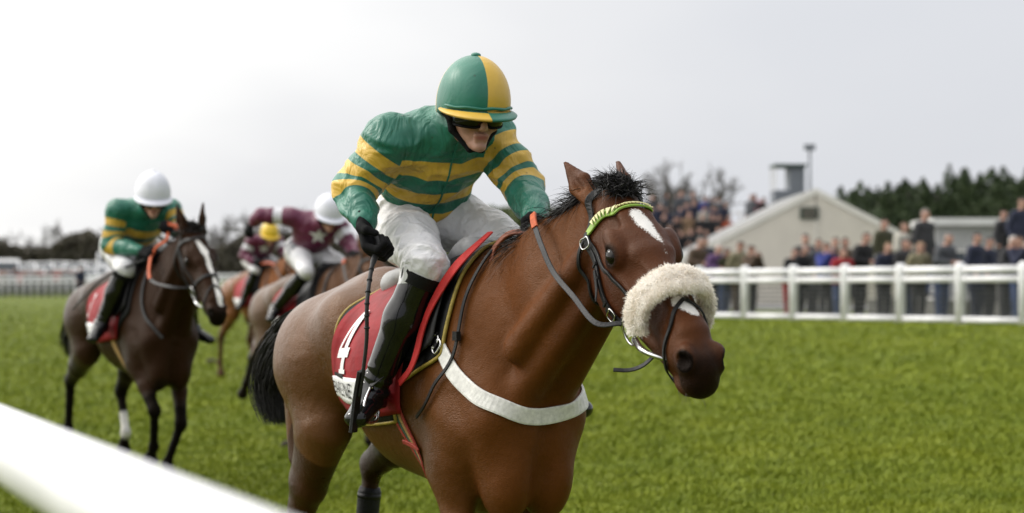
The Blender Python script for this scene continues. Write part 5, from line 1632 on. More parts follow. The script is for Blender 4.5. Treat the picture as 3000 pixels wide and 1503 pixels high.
def crowd():
    r = np.random.default_rng(9)
    # behind the far rail: (px, head top y, perp distance, pose, jacket, trousers, hair, label)
    F = [
        (2035, 694, 30.6, 0, BROWN, DGREY, HG, 'grey-haired spectator in brown at the rail just right of the horse\'s nose'),
        (2064, 676, 31.8, 5, NAVY, DGREY, HB, 'dark-haired spectator in navy standing behind the grey-haired one'),
        (2092, 716, 30.0, 0, PURP, DGREY, HW, 'white-haired spectator in dark purple bending over the rail'),
        (2122, 722, 30.2, 4, OLIVEJ, JEANS, HG, 'spectator in dark olive with grey cap between two rail posts'),
        (2161, 704, 30.4, 4, KHAKI, BROWN, HB, 'spectator in khaki coat and brown flat cap at the rail'),
        (2199, 718, 30.0, 2, BROWN, DGREY, HBL, 'spectator in brown with dark cap, hands raised to the face'),
        (2312, 728, 30.0, 0, BLACK, RED, HB, 'spectator in black with red trousers leaning on the rail'),
        (2341, 718, 30.2, 0, BLACK, DGREY, HG, 'balding spectator with black coat leaning beside the red trousers'),
        (2359, 684, 31.2, 5, DGREY, DGREY, HBL, 'tall spectator in charcoal with black cap behind the balding one'),
        (2397, 698, 31.4, 1, GREYJ, DGREY, HB, 'spectator in light grey coat standing back from the rail'),
        (2419, 710, 30.2, 2, BLUE, DGREY, HB, 'spectator in bright blue jacket with hands at the face'),
        (2446, 694, 31.0, 1, DGREY, DGREY, HB, 'spectator in long charcoal coat beside the blue jacket'),
        (2462, 728, 29.7, 0, RED, JEANS, HB, 'short spectator in red top and blue jeans leaning on the rail'),
        (2474, 694, 31.2, 5, BROWN, DGREY, HB, 'spectator in dark brown behind the red top'),
        (2516, 682, 30.4, 0, BLACK, BLACK, HB, 'young spectator in black leaning with folded arms beside a rail post'),
        (2589, 640, 32.0, 5, OLIVEJ, DGREY, HB, 'spectator in dark olive jumper raised on the viewing step'),
        (2588, 712, 29.7, 0, NAVY, DGREY, TAN, 'fair-haired child in navy leaning over the rail'),
        (2648, 650, 32.0, 3, CREAM, DGREY, BROWN, 'long-haired spectator in cream top on the viewing step'),
        (2652, 698, 30.0, 3, DGREY, JEANS, HBL, 'dark-haired spectator in charcoal patterned coat at the rail'),
        (2708, 600, 32.4, 1, DGREY, JEANS, HG, 'tallest spectator, in charcoal jacket, standing highest on the viewing step'),
        (2690, 706, 29.9, 4, KHAKI, DGREY, TAN, 'child in pale khaki jacket at the rail below the tallest spectator'),
        (2757, 684, 30.3, 0, GREYJ, JEANS, HG, 'stout spectator in slate grey jacket leaning on the rail'),
        (2860, 680, 30.3, 1, NAVY, NAVY, HBL, 'spectator in navy coat with black woollen cap'),
        (2897, 694, 30.9, 5, NAVY, DGREY, HBL, 'spectator in navy behind the black woollen cap'),
        (2945, 692, 30.0, 0, DGREY, DGREY, HW, 'white-haired spectator in charcoal leaning near the right edge'),
        (2938, 614, 32.3, 5, DGREY, BLACK, HB, 'spectator in charcoal raised behind the white-haired one'),
        (2982, 690, 30.1, 2, NAVY, JEANS, HB, 'spectator in navy and jeans at the right edge of the rail'),
        (2985, 576, 32.4, 4, NAVY, CREAM, HB, 'highest spectator at the right edge, in navy with cream trousers'),
    ]
    for px, py, q, po, ja, tr_, ha, lab in F:
        X, Y = at_perp(px, q); g = gz(X, Y); top = EYE + (845 - py) * Y / 6000
        base = 1.75 - (0.055 if POSES[po].get('lean', 0) > 0.2 else 0.0)
        if q >= 31.9: z = g + (0.44 if px < 2900 else 0.78); z = max(z, top - base * 1.08); z = min(z, g + (0.47 if px < 2900 else 0.80))
        else: z = g
        sc = np.clip((top - z) / base, 0.62, 1.16)
        person(lab, X, Y, z, po, ja, tr_, ha, sc, 0.55 + r.uniform(-0.25, 0.25), 'spectators at the far rail')
    # on the terrace
    shades = [NAVY, BLACK, DGREY, BLACK, NAVY, BROWN, DGREY, OLIVEJ, BLACK, GREYJ]
    words = {NAVY: 'navy', BLACK: 'black', DGREY: 'charcoal', BROWN: 'brown', OLIVEJ: 'olive', GREYJ: 'grey', BLUE: 'bright blue', ORANGE: 'orange', TAN: 'tan', PINK: 'pink', CREAM: 'cream', RED: 'red'}
    rows = [(-0.6, 2.05, [1900, 1930, 1958, 1985, 2012, 2040, 2066, 2092, 2118]), (-1.9, 1.55, [1890, 1916, 1944, 1972, 1999, 2026, 2052, 2080, 2106, 2130]),
            (-3.2, 1.05, [1905, 1935, 1962, 1990, 2018, 2046, 2074, 2104]), (0.7, 2.45, [1910, 1948, 1976, 2004, 2030, 2058, 2084, 2112, 2196, 2218, 2236, 2290, 2312])]
    rown = {-0.6: 'upper middle', -1.9: 'lower middle', -3.2: 'lowest', 0.7: 'top'}
    special = {(-1.9, 2026): TAN, (0.7, 2058): BLUE, (-1.9, 2130): ORANGE, (0.7, 2218): PINK, (0.7, 2236): BLACK, (-0.6, 2066): CREAM, (0.7, 2312): NAVY}
    ordn = ['first', 'second', 'third', 'fourth', 'fifth', 'sixth', 'seventh', 'eighth', 'ninth', 'tenth', 'eleventh', 'twelfth', 'thirteenth']
    k = 0
    for dy, zt, pxs in rows:
        for j, px in enumerate(pxs):
            Y = 79.5 + dy + 0.55; X = (px + r.uniform(-10, 10) - 1500) / 6000 * Y
            ja = special.get((dy, px), shades[(k * 7 + j * 3) % 10]); k += 1
            person('spectator in %s, %s from the left in the %s row of the terrace' % (words[ja], ordn[j], rown[dy]), X, Y, gz(8.0, 79.5) + zt, [1, 5, 1, 4, 3][k % 5], ja, [DGREY, BLACK, JEANS][k % 3], [HB, HBL, HBL, HB][k % 4],
                   r.uniform(0.90, 1.10), 0.3 + r.uniform(-1.0, 1.0), 'spectators on the terrace')
    # distant line of racegoers at the left, by the parked vehicles
    for j in range(34):
        px = -30 + j * 9.5 + r.uniform(-3, 3) + (300 if j > 28 else 0); Y = 134.5 + r.uniform(0, 4); X = (px - 1500) / 6000 * Y
        person('tiny distant racegoer standing between the white fence and the parked vehicles', X, Y, gz(X, Y), [1, 5, 2, 4][j % 4], [NAVY, BLACK, BROWN, RED, DGREY, GREYJ][(j * 5) % 6], DGREY, [HB, HBL, HG][j % 3], r.uniform(0.93, 1.05), r.uniform(-0.8, 0.8), 'distant racegoers at the left')
    X, Y = (236 - 1500) / 6000 * 118, 118
    person('lone dark-coated figure standing in front of the distant white fence', X, Y, gz(X, Y), 1, NAVY, BLACK, HBL, 1.05, 0.6)
crowd()

# ------------------------------------------------------------------ parked vehicles
WPAINT = simple('white_paint', (0.70, 0.70, 0.70), 0.3, 0.06, 2, spec=0.5)
DPAINT = simple('dark_grey_paint', (0.03, 0.032, 0.036), 0.3, 0.06, 2, spec=0.5)
SPAINT = simple('silver_paint', (0.42, 0.43, 0.44), 0.3, 0.06, 2, spec=0.5)
TYRE = simple('tyre', (0.015, 0.015, 0.015), 0.8)
def car_proto(kind, paint):
    """side profile swept across, with windows, wheels and lamps; length along x"""
    if kind == 'van':
        prof = [(-2.4, 0.35), (2.35, 0.35), (2.4, 0.85), (2.25, 1.10), (1.75, 1.25), (1.15, 1.95), (0.9, 2.12), (-2.25, 2.15), (-2.4, 2.0)]
        win = [[(1.18, 1.30), (1.66, 1.30), (1.16, 1.88), (0.70, 1.88)], [(0.10, 1.30), (0.55, 1.30), (0.55, 1.88), (0.10, 1.88)]]; W = 1.9; wx = (-1.5, 1.55)
    else:
        prof = [(-2.0, 0.32), (2.05, 0.32), (2.12, 0.62), (2.0, 0.82), (1.05, 0.95), (0.45, 1.40), (-1.0, 1.46), (-1.75, 1.02), (-2.1, 0.92), (-2.1, 0.55)]
        win = [[(-0.25, 0.98), (0.82, 0.98), (0.36, 1.34), (-0.25, 1.36)], [(-1.45, 1.0), (-0.35, 0.98), (-0.35, 1.36), (-0.98, 1.38)]]; W = 1.72; wx = (-1.3, 1.3)
    root = thing('parked_van' if kind == 'van' else 'parked_car', 'x y z w', kind, (0, 0, 0))
    n = len(prof)
    V = []
    for yy, ins in ((-W / 2, 0.0), (-W / 2 + 0.0, 0.0), (W / 2, 0.0)):
        pass
    rings = [(-W / 2, 0.06), (-W / 2 + 0.08, 0.0), (W / 2 - 0.08, 0.0), (W / 2, 0.06)]
    cx, cz = 0.0, 0.9
    for yy, ins in rings:
        for x, z in prof: V.append((x * (1 - ins * 0.5), yy, cz + (z - cz) * (1 - ins)))
    F = [tuple(range(n))] + [tuple(range(3 * n + n - 1, 3 * n - 1, -1))]
    for k in range(3):
        F += [(k * n + (i + 1) % n, k * n + i, (k + 1) * n + i, (k + 1) * n + (i + 1) % n) for i in range(n)]
    mesh('body', V, F, paint, root, False)
    for q in win:
        for sg in (-1, 1):
            yy = sg * (W / 2 + 0.012)
            mesh('window', [(x, yy, z) for x, z in q] + [(x, yy - sg * 0.03, z) for x, z in q], [(0, 1, 2, 3), (7, 6, 5, 4), (0, 4, 5, 1), (1, 5, 6, 2), (2, 6, 7, 3), (3, 7, 4, 0)], GLASS, root, False)
    if kind == 'van': ws = [[(1.70, 1.30), (1.20, 1.89)], [(-2.375, 1.30), (-2.385, 1.85)]]
    else: ws = [[(1.00, 0.985), (0.49, 1.37)], [(-1.68, 1.065), (-1.07, 1.42)]]
    for (xa, za), (xb, zb) in ws:
        d = np.array((zb - za, 0, xa - xb)); d = d / np.linalg.norm(d) * (0.02 if xa > 0 else -0.02); d[2] = abs(d[2])
        q = [(xa, -W * 0.42, za), (xa, W * 0.42, za), (xb, W * 0.38, zb), (xb, -W * 0.38, zb)]
        mesh('windscreen' if xa > 0 else 'rear_window', [np.array(p) + d for p in q] + [np.array(p) - d * 0.4 for p in q], [(0, 1, 2, 3), (7, 6, 5, 4), (0, 4, 5, 1), (1, 5, 6, 2), (2, 6, 7, 3), (3, 7, 4, 0)], GLASS, root, False)
    for x in wx:
        for sg in (-1, 1):
            v, f = tube_geo([(x, sg * (W / 2 - 0.2), 0.33), (x, sg * (W / 2 + 0.02), 0.33)], 0.33, 16); wv = mesh('wheel', v, f, TYRE, root)
            v, f = tube_geo([(x, sg * (W / 2 + 0.0), 0.33), (x, sg * (W / 2 + 0.03), 0.33)], 0.20, 12); mesh('rim', v, f, STEEL, wv)
    for sg in (-1, 1):
        b = MB(); b.box((prof[2][0] - 0.02, sg * (W / 2 - 0.28), prof[2][1] - 0.05), (0.10, 0.32, 0.14)); b.build('headlight', TRIM, root)
    return root

def vehicles():
    v1 = car_proto('van', WPAINT); c1 = car_proto('car', SPAINT); c2 = car_proto('car', WPAINT); v2 = car_proto('van', SPAINT)
    def kids(o): return [q for q in bpy.data.objects if q.parent == o]
    def copy(o):
        c = o.copy(); COL.objects.link(c)
        for q in kids(o):
            d = q.copy(); COL.objects.link(d); d.parent = c
            for e_ in kids(q):
                g = e_.copy(); COL.objects.link(g); g.parent = d
        return c
    used = set()
    H_ = -math.pi / 2 + 0.22
    c3 = car_proto('car', DPAINT)
    L_ = [(v1, 14, 143, H_ + 0.1, 'white van at the far left edge behind the distant fence')]
    front = [(c3, 58), (c2, 98), (c1, 150), (c2, 196), (c2, 248), (c1, 300), (c2, 352), (c2, 402)]
    back = [(c2, 76), (c2, 120), (c2, 172), (c1, 222), (c2, 272), (v2, 326), (c2, 380), (c2, 430)]
    ordn = ['first', 'second', 'third', 'fourth', 'fifth', 'sixth', 'seventh', 'eighth']
    nm = {v1.name: 'white van', v2.name: 'silver van', c1.name: 'silver car', c2.name: 'white car', c3.name: 'dark grey car'}
    for row, y0, rn in ((front, 142.0, 'front'), (back, 149.5, 'back')):
        for k, (src, px) in enumerate(row):
            L_.append((src, px, y0 + (k % 3) * 0.7, H_ + 0.12 * math.sin(k * 2.3 + y0), '%s, %s from the left in the %s row of the distant car park' % (nm[src.name], ordn[k], rn)))
    for src, px, Y, rz, lab in L_:
        o = src if src.name not in used else copy(src); used.add(src.name)
        X = (px - 1500) / 6000 * Y; o.location = (X, Y, gz(X, Y)); o.rotation_euler = (0, 0, rz); tag(o, lab, None, 'vehicles in the distant car park')
vehicles()

# clods of turf thrown up by the hooves, lying on the grass
def clods():
    r = np.random.default_rng(4)
    for k, (px, py, lab) in enumerate(((618, 1105, 'dark divot of turf lying between the second horse and the leader'), (640, 1050, 'smaller divot lying beyond the dark one'), (860, 1322, 'torn clod of turf behind the leader\'s hind legs'))):
        Y = 6000 * (EYE - 0.06) / (py - 845); X = (px - 1500) / 6000 * Y
        s = SDF((-0.2, -0.2, -0.06), (0.2, 0.2, 0.14), 0.012)
        for _ in range(9): s.ell((r.normal(0, 0.06), r.normal(0, 0.05), 0.015 + r.uniform(0, 0.03)), (r.uniform(0.03, 0.06), r.uniform(0.03, 0.05), r.uniform(0.02, 0.04)), None, 0.015)
        V, Q = s.mesh(0); V = V + 0.008 * np.stack([vnoise(V + q, 50) for q in (0, 3, 6)], 1)
        o = mesh('turf_clod', V, Q, simple('dark_soil', (0.035, 0.028, 0.015), 0.95, 0.4, 40) if k == 0 else bpy.data.materials['dark_soil'])
        o.location = (X, Y, gz(X, Y)); tag(o, lab, 'clod', 'clods of turf')
clods()
# ------------------------------------------------------------------ the leading horse and its rider
HEAD_DEG = -60
HERO_AT = (-0.08, 7.0, 0)
M_coat = coat_mat('bay_clipped_coat', (0.090, 0.036, 0.010), (0.006, 0.004, 0.0035), (0.108, 0.032, 0.0050), (0.016, 0.004, 0.002), face=(0.052, 0.013, 0.004), rough=0.30, spec=0.26)
HAIR_BLACK = hair_mat('black_horsehair', (0.007, 0.006, 0.006))

def hero_horse():
    root = thing('racehorse', 'bay racehorse leading the race, cream sheepskin noseband, white star, red cloth numbered 4', 'horse', HERO_AT, math.radians(HEAD_DEG))
    V, Q, H, AX = build_horse_surface(HERO, 0.0072)
    mk = dict(pts=0.4, white=[((0.115, 0.0, -0.006), (0.155, 0.0, 0.002), 0.024, 0.028), ((0.155, 0.0, 0.002), (0.215, 0.0, 0.018), 0.026, 0.014), ((0.215, 0.0, 0.018), (0.265, 0.0, 0.020), 0.012, 0.003), ((0.44, 0.0, -0.01), (0.475, 0.0, 0.012), 0.026, 0.020), ((0.665, -0.14, -0.01), (0.67, -0.13, 0.012), 0.012, 0.01)])
    mesh('body', V, Q, M_coat, root, attrs=horse_masks(V, HERO, H, mk))
    horse_hair(HERO, H, HAIR_BLACK, root, 3)
    sf = Surf(bvh_of(V, Q)); sd_ = Side(sf)
    band = browband_mat((0.16, 0.30, 0.03), (0.26, 0.40, 0.05))
    bridle(HERO, H, AX, sf, root, True, band)
    # whiskers
    r = np.random.default_rng(2); nw = 46
    P = np.array([H(r.uniform(0.56, 0.65), -0.16 + r.uniform(-0.02, 0.03), r.uniform(-0.04, 0.04)) for _ in range(nw)])
    P = np.array([sf.near(p)[0] for p in P])
    strands(P, np.stack([r.normal(0.6, 0.4, nw), r.normal(0, 0.5, nw), r.normal(-0.9, 0.3, nw)], 1), r.uniform(0.015, 0.035, nw), hair_mat('whisker', (0.10, 0.09, 0.08)), 'whiskers', root, 3, 0.0007, 0.2, 0.01)
    # --- saddle pad, number cloth, saddle
    pa = lambda t: -0.55 - 0.09 * sstep(0.0, 0.6, t)
    pf = lambda t: 0.105 - 0.03 * t - 0.27 * sstep(0.55, 0.85, t)
    saddle = thing_child = None
    pad, G = patch('saddle_pad', sd_, 0, 122, pa, pf, BLACKPAD, root, 0.010, 30, 18, 0.008)
    v, f = tube_geo(np.concatenate([G[:, -1], G[-1, ::-1], G[::-1, 0]]), 0.0068, 7)
    mesh('piping', v, f, YELLOWPIPE, pad)
    pad2, G2 = patch('saddle_pad', sd_, 0, -100, pa, pf, BLACKPAD, root, 0.010, 20, 12, 0.008)
    ca = lambda t: -0.555 - 0.12 * sstep(0.0, 0.75, t)
    cloth, Gc = patch('number_cloth', sd_, 20, 117, ca, lambda t: -0.10 - 0.05 * t, REDCLOTH, root, 0.020, 28, 20, 0.003, 0.003)
    patch('number_cloth', sd_, -20, -100, ca, lambda t: -0.10 - 0.05 * t, REDCLOTH, root, 0.020, 18, 12, 0.003)
    def on(u, v):            # u metres forward from the cloth's rear edge, v metres up from its lower edge
        t = 1 - v / 0.50
        deg = 20 + 97 * t
        x = ca(t) + u
        return sd_.pt(x, deg, 0.0275)[0]
    V4, F4 = number_four()
    V4 = np.stack([V4[:, 0] * 0.125 + 0.090 + 0.0 * V4[:, 1], V4[:, 1] * 0.205 + 0.150], 1)
    wrap_flat('number_four', V4, F4, on, WHITE, cloth, 0.025)
    band_, _ = patch('sponsor_strip', sd_, 20 + 97 * (1 - 0.125 / 0.50), 20 + 97 * (1 - 0.040 / 0.50), lambda t: ca(0.85) + 0.012, lambda t: -0.30, WHITE, cloth, 0.0245, 6, 14, 0.002)
    cur = 0.022
    for ch, szx, dy in (('B', 1, 0), ('A', 1, 0), ('R', 1, 0), ('o', 0.85, 0.018), ('N', 1, 0), ('E', 1, 0)):
        tv, tf = text_mesh(ch.upper() if ch != 'o' else 'O', 0.068 * (0.62 if ch == 'o' else 1), 1.0)
        wd = tv[:, 0].max() - tv[:, 0].min()
        v2 = np.stack([tv[:, 0] - tv[:, 0].min() + cur, tv[:, 1] + 0.060 + dy], 1)
        on2 = lambda u, v: sd_.pt(ca(0.85) + 0.004 + u, 20 + 97 * (1 - v / 0.50), 0.0292)[0]
        wrap_flat('letter', v2, tf, on2, INK, band_, 0.03)
        if ch == 'o':
            wrap_flat('letter_underline', [(cur, 0.062), (cur + wd, 0.062), (cur + wd, 0.068), (cur, 0.068)], [(0, 1, 2, 3)], on2, INK, band_, 0.03)
        cur += wd + 0.0085
    wrap_flat('tape', [(0.055, 0.128), (0.19, 0.118), (0.19, 0.133), (0.055, 0.141)], [(0, 1, 2, 3)], on, BLACKPAD, cloth, 0.03)
    # slim racing saddle: seat, flap with red edge, stirrup leather
    s = SDF((-0.62, -0.30, 1.30), (0.18, 0.30, 1.75), 0.0085)
    for x in np.linspace(-0.50, 0.02, 12):
        zt = sd_.pt(x, 0)[0][2]
        rise = 0.045 * abs((x + 0.24) / 0.24) ** 2
        s.cap((x, -0.085 - 0.03 * (x < -0.2), zt - 0.002), (x, 0.085 + 0.03 * (x < -0.2), zt - 0.002), (0.045, 0.022 + rise * 0.5), None, 0.03, u=(1, 0, 0))
    Vs, Qs = s.mesh(1)
    sad = mesh('saddle', Vs, Qs, GREYPAD, root)
    for dg0, dg1 in ((16, 78), (-16, -78)):
        fl, Gf = patch('saddle_flap', sd_, dg0, dg1, lambda t: -0.20 + 0.03 * t, lambda t: 0.07 - 0.01 * t - 0.10 * sstep(0.7, 1, t), LEATHER, sad, 0.034, 16, 10, 0.006)
    edge = [sd_.pt(x, d, 0.046)[0] for x, d in ((0.135, 6), (0.10, 22), (0.045, 38), (0.005, 55), (-0.005, 72), (-0.03, 86), (-0.10, 95))]
    strap('red_edging', edge, 0.042, 0.006, simple('red_felt', (0.42, 0.012, 0.010), 0.7, 0.2, 20, 0.3, 200), sad, Surf(bvh_of(V, Q)), 0.046, 40, snapmask=lambda t: False, wprof=lambda t: 1.25 - 0.7 * t)
    # stirrup iron
    fx = np.array(JH['anR']) + np.array((0.05, -0.03, 0.02))
    lt_ = [sd_.pt(-0.07, 60, 0.05)[0], (np.array(sd_.pt(-0.10, 80, 0.06)[0])), fx]
    strap('stirrup_leather', lt_, 0.018, 0.004, LEATHER, sad, None, up=(0, -1, 0), n=16)
    loop = [fx + np.array((a, b, c)) for a, b, c in ((0, 0, 0.0), (0.035, -0.04, -0.05), (0.045, -0.05, -0.11), (0.0, -0.0, -0.125), (-0.03, 0.04, -0.11), (-0.03, 0.04, -0.05), (0, 0, 0))]
    v, f = tube_geo(crom(loop, 30), 0.005, 8); mesh('stirrup_iron', v, f, STEEL, sad)
    # --- breast girth, girth, neck strap
    bg = strap('breast_girth', [(0.035, -0.27, 1.345), (0.12, -0.28, 1.275), (0.21, -0.26, 1.205), (0.30, -0.20, 1.145), (0.37, -0.10, 1.095), (0.40, 0.0, 1.085), (0.36, 0.14, 1.12), (0.25, 0.25, 1.18), (0.12, 0.30, 1.26)], 0.055, 0.007, WHITESTRAP, root, sf, 0.006, 70)
    P0 = bg[1]; T0 = nrm(P0[3] - P0[0]); N0 = bg[2][1]; S0 = bg[3][1]
    strap('girth_tab', [P0[0] - T0 * 0.10 + N0 * 0.012, P0[0] + N0 * 0.012, P0[4] + N0 * 0.012], 0.026, 0.006, LEATHER, bg[0], None, up=N0, n=10)
    for c0 in (P0[2] + N0 * 0.014, P0[4] + N0 * 0.014):
        loop = [c0 + T0 * a * 0.014 + S0 * b * 0.021 for a, b in ((-1, -1), (-1, 1), (1, 1), (1, -1), (-1, -1), (-1, 0))]
        v, f = tube_geo(crom(loop, 24), 0.0034, 6); mesh('buckle', v, f, STEEL, bg[0])
    for k, (m_, dx) in enumerate(((GIRTHR, 0.0), (GIRTHG, 0.014), (GIRTHY, 0.026), (GIRTHR, 0.038))):
        pts = [(-0.20 + dx, -0.33, 1.15), (-0.175 + dx, -0.32, 1.00), (-0.13 + dx, -0.22, 0.88), (-0.085 + dx, -0.10, 0.80), (-0.07 + dx, 0.0, 0.77), (-0.085 + dx, 0.10, 0.80), (-0.13 + dx, 0.22, 0.88)]
        strap('girth', pts, 0.0125, 0.005, m_, root, sf, 0.004, 40)
    strap('girth_loop', [(-0.175, -0.30, 0.945), (-0.15, -0.30, 0.94), (-0.095, -0.30, 0.935)], 0.016, 0.006, GIRTHR, root, sf, 0.010, 12)
    ns = strap('neck_strap', [(0.20, -0.02, 1.66), (0.17, -0.12, 1.57), (0.165, -0.20, 1.47), (0.175, -0.25, 1.37), (0.165, -0.28, 1.28), (0.09, -0.30, 1.19), (0.02, -0.30, 1.11), (-0.05, -0.31, 1.06)], 0.013, 0.005, LEATHER, root, sf, 0.012, 60)
    Pn, Nn_ = ns[1], ns[2]
    b = MB(); b.box(Pn[27] + Nn_[27] * 0.006, (0.03, 0.016, 0.03)); b.build('strap_keeper', LEATHER, ns[0])
    # brushing boot on the lifted hind leg
    hk, fe = np.array(HERO['HL'][1]), np.array(HERO['HL'][2])
    pts = [hk + (fe - hk) * t for t in (0.25, 0.5, 0.75, 0.98)]
    v, f = tube_geo(crom(pts, 14), np.concatenate([[0.040], np.linspace(0.047, 0.043, 12), [0.036]]), 18); bo = mesh('brushing_boot', v, f, BLACKPAD, root)
    for t in (0.35, 0.6, 0.85):
        v, f = tube_geo([hk + (fe - hk) * (t - 0.03), hk + (fe - hk) * (t + 0.03)], 0.0485 - 0.004 * t, 18); mesh('boot_strap', v, f, LEATHER, bo)
    return root, H, sf, sd_

def hero():
    root, H, sf, sd_ = hero_horse()
    MJ = mats_jockey('green_gold', GREEN, GOLD, GREEN, GOLD, GREEN)
    jr = thing('person', 'jockey in green and gold hoops and quartered cap crouching on the leading bay horse', 'person', HERO_AT, math.radians(HEAD_DEG))
    R = build_jockey(JH, jr, MJ, 0.006)
    # jersey placket and button, collar
    sj = R['sj']
    hip, neck, chest = [np.array(JH[k]) for k in ('hip', 'neck', 'chest')]
    fr = np.array((0.75, -0.12, -0.45))
    pl = []
    for t in np.linspace(0.08, 0.93, 9):
        p = hip * (1 - t) + neck * t
        q, n = sj.ray(p + fr * 0.5, -fr)
        if q is not None: pl.append(q)
    strap('placket', pl, 0.026, 0.003, simple('green_silk_trim', GREEN, 0.4), jr, sj, 0.001, 40, wprof=lambda t: 0.25) if len(pl) > 3 else None
    # whip
    g = R['grips']['R']
    wp = thing('whip', 'black padded whip hanging from the leading jockey\'s right hand', 'whip', HERO_AT, math.radians(HEAD_DEG))
    pth = crom([g + np.array((-0.03, 0.0, 0.05)), g, g + np.array((0.02, -0.035, -0.06)), (0.03, -0.475, 1.46), (0.015, -0.47, 1.33), (-0.02, -0.47, 1.20), (-0.045, -0.47, 1.14)], 40)
    v, f = tube_geo(pth, np.interp(np.linspace(0, 1, 40), [0, 0.3, 0.34, 1], [0.0115, 0.0115, 0.0075, 0.006]), 10); mesh('shaft', v, f, LEATHER2, wp)
    fl = crom([pth[-9], pth[-1], (-0.066, -0.475, 1.02)], 16)
    strap('flap', fl, 0.034, 0.014, LEATHER, wp, None, up=(-0.87, -0.5, 0), n=16)
    hd = []
    for t in np.linspace(0.32, 0.62, 7):
        i = int(39 * t); v, f = tube_geo([pth[i] - (pth[i + 1] - pth[i]) * 0.15, pth[i] + (pth[i + 1] - pth[i]) * 0.15], 0.0095, 10); mesh('grip_ring', v, f, LEATHER, wp)
    # reins from the bit rings to the left hand on the crest
    gl = R['grips']['L']
    rp = HERO['ringpos']
    b = bpy.data.objects.get('bridle')
    rein([rp[-1], np.array((0.90, -0.135, 1.395)), np.array((0.78, -0.14, 1.474)), np.array((0.655, -0.135, 1.548)), np.array((0.575, -0.13, 1.63)), np.array((0.505, -0.115, 1.70)), np.array((0.44, -0.08, 1.735)), gl + np.array((0.03, -0.02, 0.03))], 'rein', root, 0.68, 0.017)
    rein([rp[1], np.array((0.80, 0.17, 1.42)), np.array((0.55, 0.15, 1.58)), np.array((0.40, 0.07, 1.70)), gl], 'rein', root, 0.72)
    lp = crom([gl + np.array((0.0, -0.02, 0.02)), gl + np.array((-0.07, -0.07, 0.015)), gl + np.array((-0.12, -0.10, -0.04)), gl + np.array((-0.11, -0.11, -0.10))], 20)
    strap('rein_loop', lp, 0.02, 0.008, simple('worn_orange_rubber', (0.22, 0.055, 0.02), 0.6), root, None, up=(0.3, -0.8, 0.5), n=20)
hero()
# ------------------------------------------------------------------ the chasing horses
def tack_lite(po, H, AX, sf, root, num=None, strip=True, letters=True, blaze_band=None):
    sd_ = Side(sf)
    pa = lambda t: -0.55 - 0.09 * t
    ca = lambda t: -0.55 - 0.12 * sstep(0, 0.75, t)
    patch('saddle_pad', sd_, 0, 112, pa, lambda t: 0.09 - 0.18 * sstep(0.6, 1, t), BLACKPAD, root, 0.010, 16, 10, 0.008)
    patch('saddle_pad', sd_, 0, -108, pa, lambda t: 0.09 - 0.18 * sstep(0.6, 1, t), BLACKPAD, root, 0.010, 14, 10, 0.008)
    cl, _ = patch('number_cloth', sd_, 14, 116, ca, lambda t: 0.02 - 0.10 * t, REDCLOTH, root, 0.020, 18, 14, 0.003, 0.004)
    patch('number_cloth', sd_, -14, -112, ca, lambda t: 0.02 - 0.10 * t, REDCLOTH, root, 0.020, 14, 10, 0.003)
    if num:
        tv, tf = text_mesh(num, 0.24, 0.8)
        v2 = np.stack([tv[:, 0] - tv[:, 0].min() + 0.10, tv[:, 1] - tv[:, 1].min() + 0.16], 1)
        wrap_flat('number', v2, tf, lambda u, v: sd_.pt(ca(1 - v / 0.52) + u, 14 + 102 * (1 - v / 0.52), 0.036)[0], WHITE, cl, 0.03)
    if strip:
        st, _ = patch('sponsor_strip', sd_, 116 - 25, 116 - 8, lambda t: ca(0.9) + 0.015, lambda t: -0.33, WHITE, cl, 0.034, 5, 10, 0.002)
        if letters:
            tv, tf = text_mesh('BARONE', 0.062, 0.62)
            v2 = np.stack([tv[:, 0] + 0.03, tv[:, 1]], 1)
            wrap_flat('letters', v2, tf, lambda u, v: sd_.pt(ca(0.9) + u, 105 - v / 0.3 * 57, 0.039)[0], INK, st, 0.04)
    s = SDF((-0.62, -0.30, 1.30), (0.18, 0.30, 1.75), 0.014)
    for x in np.linspace(-0.42, 0.02, 8):
        zt = sd_.pt(x, 0)[0][2]
        s.cap((x, -0.10, zt - 0.002), (x, 0.10, zt - 0.002), (0.045, 0.024 + 0.02 * abs((x + 0.22) / 0.22) ** 2), None, 0.03, u=(1, 0, 0))
    V, Q = s.mesh(1)
    sad = mesh('saddle', V, Q, BLACKPAD, root)
    for a, b in ((16, 80), (-16, -80)):
        patch('saddle_flap', sd_, a, b, lambda t: -0.20 + 0.03 * t, lambda t: 0.06 - 0.1 * sstep(0.7, 1, t), LEATHER, sad, 0.034, 10, 7, 0.006)
    pts = [(-0.17, -0.33, 1.15), (-0.15, -0.32, 1.00), (-0.11, -0.22, 0.88), (-0.07, -0.10, 0.80), (-0.05, 0.0, 0.77), (-0.07, 0.10, 0.80), (-0.11, 0.22, 0.88)]
    strap('girth', pts, 0.05, 0.005, GIRTHY, root, sf, 0.004, 30)
    bridle(po, H, AX, sf, root, False, None, False)
    return sd_

